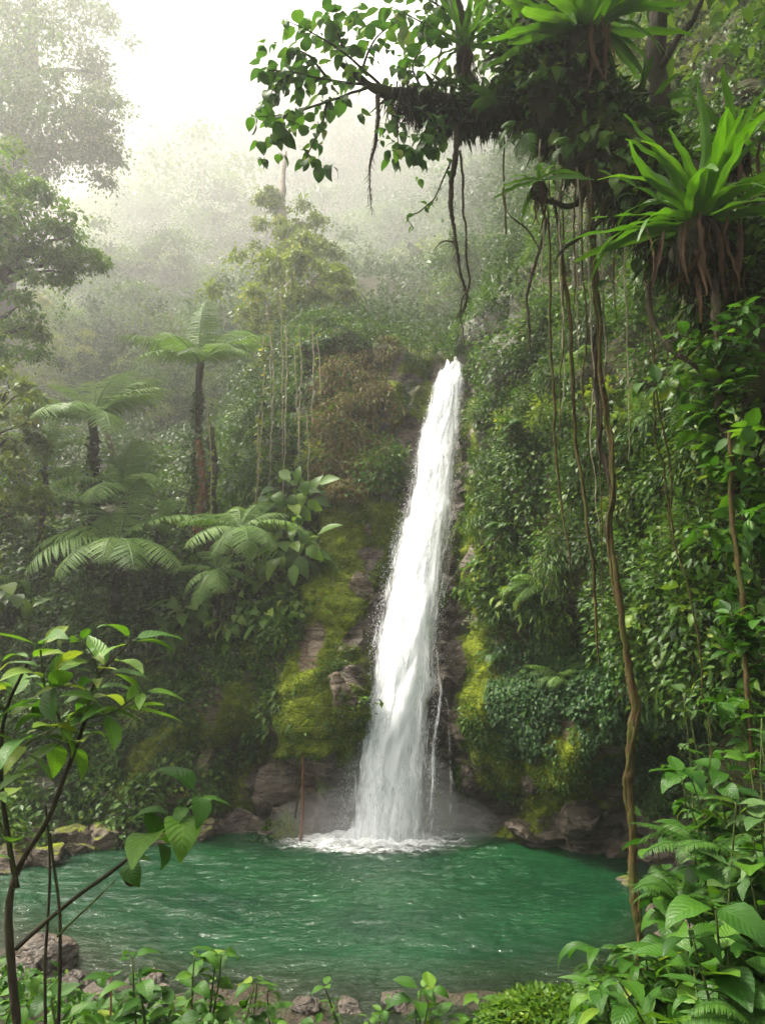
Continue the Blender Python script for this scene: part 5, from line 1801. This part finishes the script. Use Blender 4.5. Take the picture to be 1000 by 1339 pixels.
liana('hanging_root', 'thin black root tip curling down beside the forked shaggy root', [(604, 200, 6.45), (606, 290, 6.45), (612, 370, 6.45), (600, 400, 6.45), (605, 450, 6.45)], [.012, .01, .01, .008, .003], 'vine_dark', .06, group='roots hanging from the mossy tree', hair=40)
liana('hanging_root', 'short black side root reaching left from the forked shaggy root', [(594, 318, 6.5), (580, 318, 6.5), (567, 330, 6.5)], [.009, .007, .003], 'vine_dark', .03, group='roots hanging from the mossy tree')
liana('hanging_root', 'black knotted root hanging alone left of the yellowish liana', [(712, 290, 6.3), (700, 340, 6.3), (690, 380, 6.3), (692, 420, 6.3), (694, 462, 6.3)], [.014, .014, .014, .012, .004], 'vine_dark', .05, group='roots hanging from the mossy tree')
liana('hanging_root', 'short mossy root hanging from the leafy branch end', [(497, 115, 6.45), (494, 150, 6.4), (492, 190, 6.4), (486, 225, 6.4), (487, 280, 6.4)], [.022, .02, .016, .009, .003], 'vine_dark', .04, hair=220, group='roots hanging from the mossy tree')
liana('leafy_twig', 'curving twig with three leaves hanging in front of the misty gully', [(705, 325, 6.2), (690, 300, 6.2), (672, 285, 6.2), (662, 275, 6.2)], [.008, .007, .006, .004], 'vine_dark', .02, group='twigs hanging from the mossy tree')
liana('leafy_twig', 'bent bare twig with small yellow leaves beside the shaggy root', [(590, 210, 6.5), (572, 255, 6.5), (550, 278, 6.5), (532, 282, 6.5), (540, 300, 6.5)], [.008, .007, .006, .004, .003], 'vine_dark', .03, leaves=22, leafL=.07, group='twigs hanging from the mossy tree')
for k, (u, du, v1, lab) in enumerate([(730, 4, 560, 'hairlike root just right of the yellowish liana top'), (757, 12, 640, 'hairlike root between yellowish and thickest lianas'), (764, 18, 700, 'hairlike root hugging the thickest liana'),
                                      (748, 4, 420, 'short hairlike root under the dark trunk'), (786, 6, 520, 'hairlike root right of the thickest liana'), (800, 4, 420, 'short hairlike root left of the nest fern fronds'), (710, 3, 380, 'hairlike root beside the little hanging nest fern'),
                                      (738, -6, 610, 'long hairlike root crossing the yellowish liana'), (752, 3, 480, 'middling hairlike root left of the thickest liana'), (776, 10, 840, 'longest hairlike root, beside the thickest liana'),
                                      (815, 8, 600, 'hairlike root between the thickest liana and the nest fern'), (660, 3, 250, 'short hairlike root under the mossy branch')]):
    liana('aerial_root', lab, [(u, 180, 6.35), (u + du * .3, 300, 6.3), (u + du * .6, (300 + v1) / 2, 6.3), (u + du, v1, 6.3)], [.008, .008, .007, .003], 'vine' if k % 2 else 'vine_pale', .05, group='aerial roots under the mossy tree')
three = [(660, 290), (672, 280), (655, 275)]
# pale vines on the left, hung from the vine-draped tree
for k, (u, v0, v1, du, Y, lab) in enumerate([
    (374, 425, 655, -4, 20.4, 'pale vine hung from the draped tree, longest of all'), (392, 425, 615, -2, 20.6, 'pale vine just right of the longest one'), (408, 425, 560, 0, 20.7, 'pale vine nearest the dry ledge'),
    (345, 440, 640, -8, 20.4, 'yellow leafy vine on the left side of the draped tree'), (357, 455, 650, -6, 20.4, 'thin vine between the leafy yellow one and the longest'), (383, 450, 610, 8, 20.6, 'slack vine crossing behind the longest pale one'),
    (400, 540, 650, 4, 20.2, 'short vine hanging low above the ferns'), (337, 540, 700, -4, 20, 'vine trailing down beside the drooping tree fern'), (272, 540, 690, 4, 20.3, 'leafy vine climbing the brown moss-hung trunk'),
    (366, 380, 600, 3, 20.8, 'faint vine just left of the longest pale one'), (415, 440, 520, 3, 20.9, 'shortest pale vine beside the dry ledge'), (350, 400, 560, 5, 20.9, 'wavy vine dropping through the draped tree crown')]):
    liana('trailing_vine', lab, [(u, v0, Y), (u + du * .4 + 2, v0 * .6 + v1 * .4, Y), (u + du, v1, Y - .3)], [.015, .018, .01], 'vine_pale', .05, 60, 'pale vines hung from the draped tree', leaves=80 if k in (3, 7, 8) else 16, leafL=.13, leafmat='leaf_yellow')

# ------------------------------------------------------------------ foreground plants


def plant(name, label, stems, leafL, tpls, mat, nleaf, stem_mat='stem_green', rad=.008, group=None, droop=.5, tint=.5, t0=.25, cat='plant', whorl=3):
    org = np.asarray(stems[0][0])
    r = empty(name, org, label, cat, group)
    fm = MB()
    for k, st in enumerate(stems):
        L_ = np.linalg.norm(st[-1] - st[0])
        part_tube('stem', r, org, st, [rad, rad * .8, rad * .4], stem_mat, 24, 6, .2, .02, int(rng.integers(900)))
        near_leaves(fm, st, int(nleaf * 2.4), leafL * (.82 if name == 'seedling' else .76), tpls, t0, 1.0, droop, tint, whorl)
    link('foliage', fm.mesh('foliage', M[mat], True, None, org), r)
    return r


# the shrub on the left
SY = 2.75
sh = empty('shrub', A(20, 1420, SY), 'tall glossy-leaved shrub with dark stem at the left edge, nearest the viewer', 'shrub')
so = np.array(sh.location)
part_tube('stem', sh, so, [A(24, 1420, SY), A(18, 1300, SY), A(10, 1200, SY), A(22, 1140, SY), A(60, 1070, SY), A(95, 985, SY), A(112, 940, SY), A(128, 890, SY), A(172, 838, SY)], [.015, .014, .013, .01, .008, .007, .006, .005, .003], 'vine_dark', 60, 10, .3, .02, 2)
STEMS = [
    ([(20, 1160, SY), (8, 1080, SY), (0, 1000, SY), (8, 930, SY), (40, 862, SY)], .01), ([(58, 1400, 2.85), (60, 1250, 2.85), (66, 1120, 2.85), (62, 1050, 2.85)], .006),
    ([(74, 1400, 2.7), (78, 1220, 2.7), (70, 1130, 2.7), (65, 1090, 2.7)], .006), ([(24, 1238, SY), (80, 1190, SY), (150, 1140, 2.7), (205, 1095, 2.7), (240, 1060, 2.65), (258, 1040, 2.65)], .008),
    ([(76, 1225, 2.7), (120, 1180, 2.7), (150, 1150, 2.7)], .004), ([(95, 985, SY), (80, 940, 2.7), (60, 890, 2.7), (55, 845, 2.7)], .006), ([(112, 940, SY), (150, 930, 2.7), (185, 905, 2.65)], .005),
    ([(10, 1000, SY), (40, 970, 2.65), (75, 950, 2.6)], .005), ([(8, 930, SY), (-30, 880, 2.7), (-50, 860, 2.7)], .006), ([(128, 890, SY), (120, 860, 2.7), (105, 838, 2.7)], .004), ([(100, 975, SY), (60, 960, 2.85), (20, 900, 2.9)], .005),
    ([(22, 1140, SY), (10, 1090, 2.7), (-10, 1040, 2.65)], .005)]
fm = MB()
for k, (st, rd) in enumerate(STEMS):
    pts = [A(*p) for p in st]
    part_tube('branch', sh, so, pts, [rd, rd * .8, rd * .5], 'bark' if k in (1, 2) else 'stem_green' if k > 3 else 'bark', 30, 7, .2, .015, 20 + k)
near_leaves(fm, [A(95, 985, SY), A(112, 940, SY), A(128, 890, SY), A(172, 838, SY)], 20, .18, SLIM, .1, 1.3, .05, .85)
for k, n_ in ((0, 17), (5, 15), (6, 11), (7, 9), (8, 11), (9, 10), (10, 12), (3, 0), (11, 5)):
    if n_:
        near_leaves(fm, [A(*p) for p in STEMS[k][0]], n_, .165, SLIM, .35 if k == 0 else .15, 1.3, .05, .85)
near_leaves(fm, [A(205, 1095, 2.7), A(240, 1060, 2.65), A(258, 1040, 2.65)], 9, .17, OVATE + BROAD, .1, 1.0, .5, .55)
near_leaves(fm, [A(160, 1130, 2.7), A(205, 1100, 2.7)], 5, .11, OVATE, .1, 1.0, .5, .5)
link('foliage', fm.mesh('foliage', M['leaf_near'], True, None, so), sh)
mb = MB()
scatter(mb, LANCE[1], [A(168, 1130, 2.7)], [[.02, 0, -1]], [[0, -1, .1]], .12, .1)
link('dead_leaf', mb.mesh('dead_leaf', M['dead'], True, None, so), sh)


def stems_from(u, v, Y, n, h, spread, lean=(0, 0)):
    top = A(u, v, Y)
    gz = ground_z(top[0], Y)
    out = []
    for k in range(n):
        b = np.array([top[0] + rng.normal() * .05, Y + rng.normal() * .05, max(gz - .05, top[2] - h * 1.4)])
        e = top + np.array([rng.normal() * spread + lean[0], rng.normal() * spread * .6 + lean[1], rng.normal() * spread * .4 + (0 if k == 0 else -abs(rng.normal()) * spread * .6)])
        m_ = (b + e) / 2 + rnd(1)[0] * spread * .3
        out.append([b, m_, e])
    return out


def climb(name, label, path, targets, L, tp, mat, nleaf, group, tint=.5):
    P = resample([A(*p) for p in path], 40)
    st = []
    for t in targets:
        e = A(*t)
        b = P[np.argmin(np.linalg.norm(P - e + np.array([0, 0, .25]), axis=1))]
        st.append([b, (b + e) / 2 + rnd(1)[0] * .06 + UP * .06, e])
    return plant(name, label, st, L, tp, mat, nleaf, 'bark', .006, group, .6, tint, .05, 'climbing plant')


def gp(name, label, u, v, Y, n, h, spread, L, tp, mat, nleaf, group, **kw):
    return plant(name, label, stems_from(u, v, Y, n, h, spread), L, tp, mat, nleaf, group=group, **kw)


B_ = 'seedlings along the near bank'
gp('seedling', 'taller seedling with fresh yellow tip at centre-left of the near bank', 268, 1252, 4.2, 3, .9, .07, .15, BROAD, 'leaf_near', 10, B_, tint=.7)
gp('seedling', 'drooping light green seedling just right of the yellow-tipped one', 332, 1285, 4.2, 3, .8, .07, .13, BROAD, 'leaf_near', 11, B_, droop=.9, tint=.6)
gp('seedling', 'dark seedling left of the yellow-tipped one, over the pale stones', 195, 1272, 4.0, 2, .8, .09, .17, BROAD, 'leaf_near', 8, B_, tint=.35)
gp('seedling', 'thin reddish-stemmed seedling above the cream stone', 128, 1275, 4.3, 1, .7, .05, .14, BROAD, 'leaf_near', 6, B_, stem_mat='bark_red', tint=.5)
gp('seedling', 'low seedling cut by the picture bottom between the rippled stones and drooping one', 455, 1322, 4.3, 5, .6, .13, .09, BROAD, 'leaf_near', 12, B_, tint=.65)
gp('seedling', 'bushy leafy seedling at bottom centre in front of the waterfall reflection', 610, 1295, 4.2, 7, .7, .16, .14, BROAD, 'leaf_near', 10, B_, tint=.62)
gp('seedling', 'pointed-leaf seedling at the left side of the bushy bottom centre one', 548, 1295, 4.1, 3, .7, .05, .15, LANCE + BROAD, 'leaf_near', 8, B_, tint=.65)
gp('seedling', 'small low seedling in the bottom left corner by the shrub stem', 40, 1325, 3.4, 3, .5, .12, .12, BROAD, 'leaf_near', 7, B_, tint=.6)
gp('seedling', 'ragged low seedling along the bottom edge under the dark one', 230, 1330, 3.9, 4, .5, .16, .13, BROAD, 'leaf_near', 9, B_, tint=.6)
gp('seedling', 'brownish low seedling along the bottom edge under the drooping one', 330, 1335, 3.9, 3, .5, .12, .12, BROAD, 'leaf_near', 8, B_, tint=.75)
R_ = 'leafy plants crowding the right bank'
gp('cane_plant', 'cane-like plant with long pointed leaves at the foot of the thickest liana', 828, 1238, 3.6, 3, .8, .06, .26, LANCE, 'leaf_near', 12, R_, t0=.55, tint=.6)
gp('broadleaf_plant', 'plant with big heart-shaped leaves leaning over the right shore', 905, 1085, 4.4, 5, 1.3, .17, .27, OVATE, 'leaf_near', 9, R_, tint=.35)
gp('broadleaf_plant', 'dense glossy plant high on the right bank above the heart-shaped leaves', 955, 1015, 4.0, 8, 1.4, .2, .2, OVATE + BROAD, 'leaf_near', 12, R_, tint=.45)
gp('broadleaf_plant', 'pale-leaved plant at the right edge level with the heart-shaped leaves', 985, 1060, 3.2, 4, 1.2, .1, .2, BROAD, 'leaf_pale', 9, R_, tint=.45)
gp('broadleaf_plant', 'large-leaved plant in the bottom right corner', 985, 1215, 2.9, 5, .9, .14, .25, OVATE + BROAD, 'leaf_near', 9, R_, tint=.5)
gp('broadleaf_plant', 'mass of bright pointed leaves right of the cane-like plant', 885, 1245, 3.5, 9, .9, .17, .22, BROAD + LANCE, 'leaf_near', 11, R_, tint=.6)
gp('broadleaf_plant', 'long-leaved plant arching over the bottom edge below the cane-like one', 850, 1300, 3.3, 8, .7, .16, .22, LANCE + BROAD, 'leaf_near', 11, R_, tint=.62)
gp('broadleaf_plant', 'shiny plant along the bottom edge left of the corner', 930, 1310, 3.1, 8, .6, .15, .22, BROAD + LANCE, 'leaf_near', 11, R_, tint=.52)
gp('broadleaf_plant', 'narrow leafy plant hanging at the right edge above the glossy one', 985, 950, 3.9, 5, 1.6, .14, .16, BROAD, 'leaf_near', 11, R_, tint=.45)
gp('broadleaf_plant', 'spray of grey-green leaves reaching toward the thickest liana', 925, 940, 5.0, 5, 1.7, .16, .2, BROAD, 'leaf_pale', 9, R_, tint=.5)
gp('broadleaf_plant', 'leafy plant tucked under the fern fronds on the right bank', 940, 1180, 3.6, 7, .9, .16, .2, BROAD, 'leaf_near', 10, R_, tint=.45)
gp('broadleaf_plant', 'dark leafy plant at the right edge under the pale-leaved one', 990, 1130, 3.3, 6, 1.0, .13, .22, OVATE + BROAD, 'leaf_near', 10, R_, tint=.35)
ROOTP = [(930, 380, 5.4), (938, 480, 5.3), (945, 560, 5.3), (965, 640, 5.2), (985, 720, 5.2)]
LIANP = [(950, 560, 5.0), (958, 680, 5.0), (970, 800, 4.9), (978, 900, 4.8), (985, 1020, 4.7)]


def cloud(u, v, Y, n, ru, rv):
    return [(u + rng.normal() * ru, v + rng.normal() * rv, Y + rng.normal() * .25) for _ in range(n)]


climb('climbing_plant', 'leafy climber on the liana at the right edge, above the grey-green spray', LIANP, cloud(960, 800, 5.0, 14, 34, 60), .16, BROAD + SLIM, 'leaf_near', 9, R_, .42)
climb('climbing_plant', 'bright climber wrapped round the lower half of the black hanging root', ROOTP, cloud(975, 620, 5.2, 14, 36, 60), .18, BROAD + OVATE, 'leaf_near', 9, R_, .5)
climb('climbing_plant', 'big-leaved climber reaching left from the black hanging root', ROOTP, cloud(890, 520, 5.5, 10, 32, 34), .2, SLIM + BROAD, 'leaf_near', 8, R_, .55)
climb('climbing_plant', 'dark-leaved climber at the right edge just under the dead skirt', ROOTP, cloud(975, 440, 5.2, 10, 28, 34), .17, SLIM, 'leaf_near', 9, R_, .35)

# ferns on the right bank and the mossy mound
for k, (u, v, Y, s, n, lab) in enumerate([(925, 1120, 3.7, .6, 14, 'arching fern with fine leaflets on the right bank under heart-shaped leaves'), (890, 1185, 3.6, .5, 12, 'fern with bright fronds above the cane-like plant'),
                                          (775, 1330, 3.9, .5, 13, 'low yellow-green fern on the mound at the bottom edge'), (725, 1335, 4.1, .4, 11, 'smaller yellow-green fern at the left end of the bottom mound'),
                                          (985, 1345, 2.7, .4, 10, 'small fern in the extreme bottom right corner'), (965, 1130, 3.4, .5, 10, 'fern half hidden by dark leaves near the right edge')]):
    p = A(u, v, Y)
    r = empty('bank_fern', p, lab, 'fern', 'ferns on the right bank')
    for j in range(n):
        o = link('frond', CRIMP[j % 3], r)
        o.rotation_euler = (rng.uniform(.0, .6), rng.normal() * .15, 2 * PI * j / n + rng.normal() * .15)
        sc = s * rng.uniform(.8, 1.15)
        o.scale = (sc, sc, sc)
mp_ = A(745, 1362, 4.0)
boulder('mossy_mound', 'rounded mound of yellow-green moss at the bottom edge', mp_, (.42, .3, .17), (0, .15, .2), 411, 'boulder', None, 'mound', 0, 1.0, 2, .1)
mo_ = bpy.data.objects['mossy_mound']
mb = MB()
n = 12000
p = unit(rnd(n) + np.array([0, 0, .5])) * np.array([.42, .3, .18]) * rng.uniform(.93, 1.06, (n, 1))
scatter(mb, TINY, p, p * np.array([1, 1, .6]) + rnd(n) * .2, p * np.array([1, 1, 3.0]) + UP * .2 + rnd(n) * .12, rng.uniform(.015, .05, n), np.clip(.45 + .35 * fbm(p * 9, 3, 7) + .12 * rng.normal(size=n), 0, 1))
link('moss_foliage', mb.mesh('moss_foliage', M['leaf_bright']), mo_)

# the broken brown stem standing by the falls
p0, p1 = on_water(392, 16.6, -.2), A(396, 985, 16.6)
bs = empty('broken_stem', p0, 'upright broken orange-brown stem standing in the pool left of the falls', 'stem')
part_tube('stem', bs, p0, [p0, (p0 + p1) / 2 + np.array([.03, 0, 0]), p1], [.035, .03, .02], 'bark_red', 24, 7, .5, .02, 4)
part_tube('splinter', bs, p0, [A(386, 1070, 16.6), A(390, 1030, 16.6), A(391, 900, 16.7)], [.03, .02, .008], 'bark', 24, 6, .4, .03, 6)

# undergrowth of the near bank, off to both sides and underfoot
mb = MB()
n = 40000
x = rng.uniform(-9, 9, n)
y = rng.uniform(.6, 9, n)
keep = (y < shore(x) - .5) & ((np.abs(x + .2) > .3 + .1 * y) | (y < 3.6)) & (np.hypot(x, y) > 1.9) & (x * 0 + rng.random(n) < np.where(x > 0, 1, .7))
x, y = x[keep], y[keep]
zi = Zg[np.clip(np.searchsorted(xs, x), 0, len(xs) - 1), np.clip(np.searchsorted(ys, y), 0, len(ys) - 1)]
n = len(x)
P = np.stack([x, y, zi + rng.random(n) ** 2 * .3], -1)
scatter(mb, MIDLEAF[1], P, rnd(n) + UP * .2, UP + rnd(n) * .4, rng.uniform(.05, .13, n), np.clip(.45 + .2 * rng.normal(size=n), 0, 1))
tag(link('ground_foliage', mb.mesh('ground_foliage', M['leaf_near'])), 'low leafy ground cover on the near bank', 'ground cover', None, 'stuff')

# ------------------------------------------------------------------ air and light
SUN_EL, SUN_AZ = math.radians(58), math.radians(-74)
HAZE = .0022
mb = MB()
lo, hi = np.array([-640., -300., -4.5]), np.array([640., 560., 425.])
V = np.array([[x, y, z] for x in (lo[0], hi[0]) for y in (lo[1], hi[1]) for z in (lo[2], hi[2])])
mb.add(V, [np.array([[0, 1, 3, 2], [4, 6, 7, 5], [0, 4, 5, 1], [2, 3, 7, 6], [0, 2, 6, 4], [1, 5, 7, 3]])])
m, nt, N, L = new_mat('valley_mist')
pv = N.new('ShaderNodeVolumePrincipled')
pv.inputs['Color'].default_value = (.97, .975, .96, 1)
pv.inputs['Density'].default_value = HAZE
pv.inputs['Anisotropy'].default_value = .62
o = N.new('ShaderNodeOutputMaterial')
L.new(pv.outputs[0], o.inputs['Volume'])
hz_o = link('haze', mb.mesh('haze', m, False))
tag(hz_o, 'white mist filling the forest valley', 'mist', None, 'stuff')

m, nt, N, L = new_mat('spray_mist')
pv = N.new('ShaderNodeVolumePrincipled')
pv.inputs['Color'].default_value = (.98, .98, .98, 1)
pv.inputs['Density'].default_value = .14
o = N.new('ShaderNodeOutputMaterial')
L.new(pv.outputs[0], o.inputs['Volume'])
for k, (c, r3, lab) in enumerate([((.05, 16.9, .3), (2.4, 1.0, .8), 'low veil of spray drifting over the foam'), ((.1, 16.9, .7), (1.5, .9, 1.5), 'faint cloud of spray round the foot of the waterfall')]):
    mb = MB()
    mb.add(ICO * np.array(r3), [ICOF])
    tag(link('spray_mist', mb.mesh('spray_mist', m), None, c), lab, 'mist', None, 'stuff')

wd = bpy.data.worlds.new('World')
S.world = wd
wd.use_nodes = True
nt = wd.node_tree
bg = nt.nodes['Background']
sky = nt.nodes.new('ShaderNodeTexSky')
sky.sky_type = 'NISHITA'
sky.sun_disc = False
sky.sun_elevation = SUN_EL
sky.sun_rotation = SUN_AZ
sky.air_density = 1.0
sky.dust_density = 6.0
nt.links.new(sky.outputs[0], bg.inputs[0])
bg.inputs[1].default_value = .05
sd = bpy.data.lights.new('sun', 'SUN')
so_ = bpy.data.objects.new('sun', sd)
C.objects.link(so_)
sd.energy = 5
sd.angle = math.radians(6)
sd.color = (1, .94, .82)
dirs = Vector((math.sin(SUN_AZ) * math.cos(SUN_EL), math.cos(SUN_AZ) * math.cos(SUN_EL), math.sin(SUN_EL)))
so_.rotation_euler = dirs.to_track_quat('Z', 'Y').to_euler()
so_.location = (0, 0, 60)

S.view_settings.view_transform = 'Standard'
S.view_settings.look = 'None'
S.view_settings.exposure = 2.3
S.view_settings.gamma = 1
S.render.engine = 'CYCLES'
cy = S.cycles
cy.use_denoising = True
cy.use_adaptive_sampling = True
cy.adaptive_threshold = .008
cy.max_bounces = 8
cy.diffuse_bounces = 3
cy.glossy_bounces = 2
cy.transmission_bounces = 4
cy.volume_bounces = 2
cy.transparent_max_bounces = 14
cy.sample_clamp_indirect = 6
cy.caustics_reflective = False
cy.caustics_refractive = False
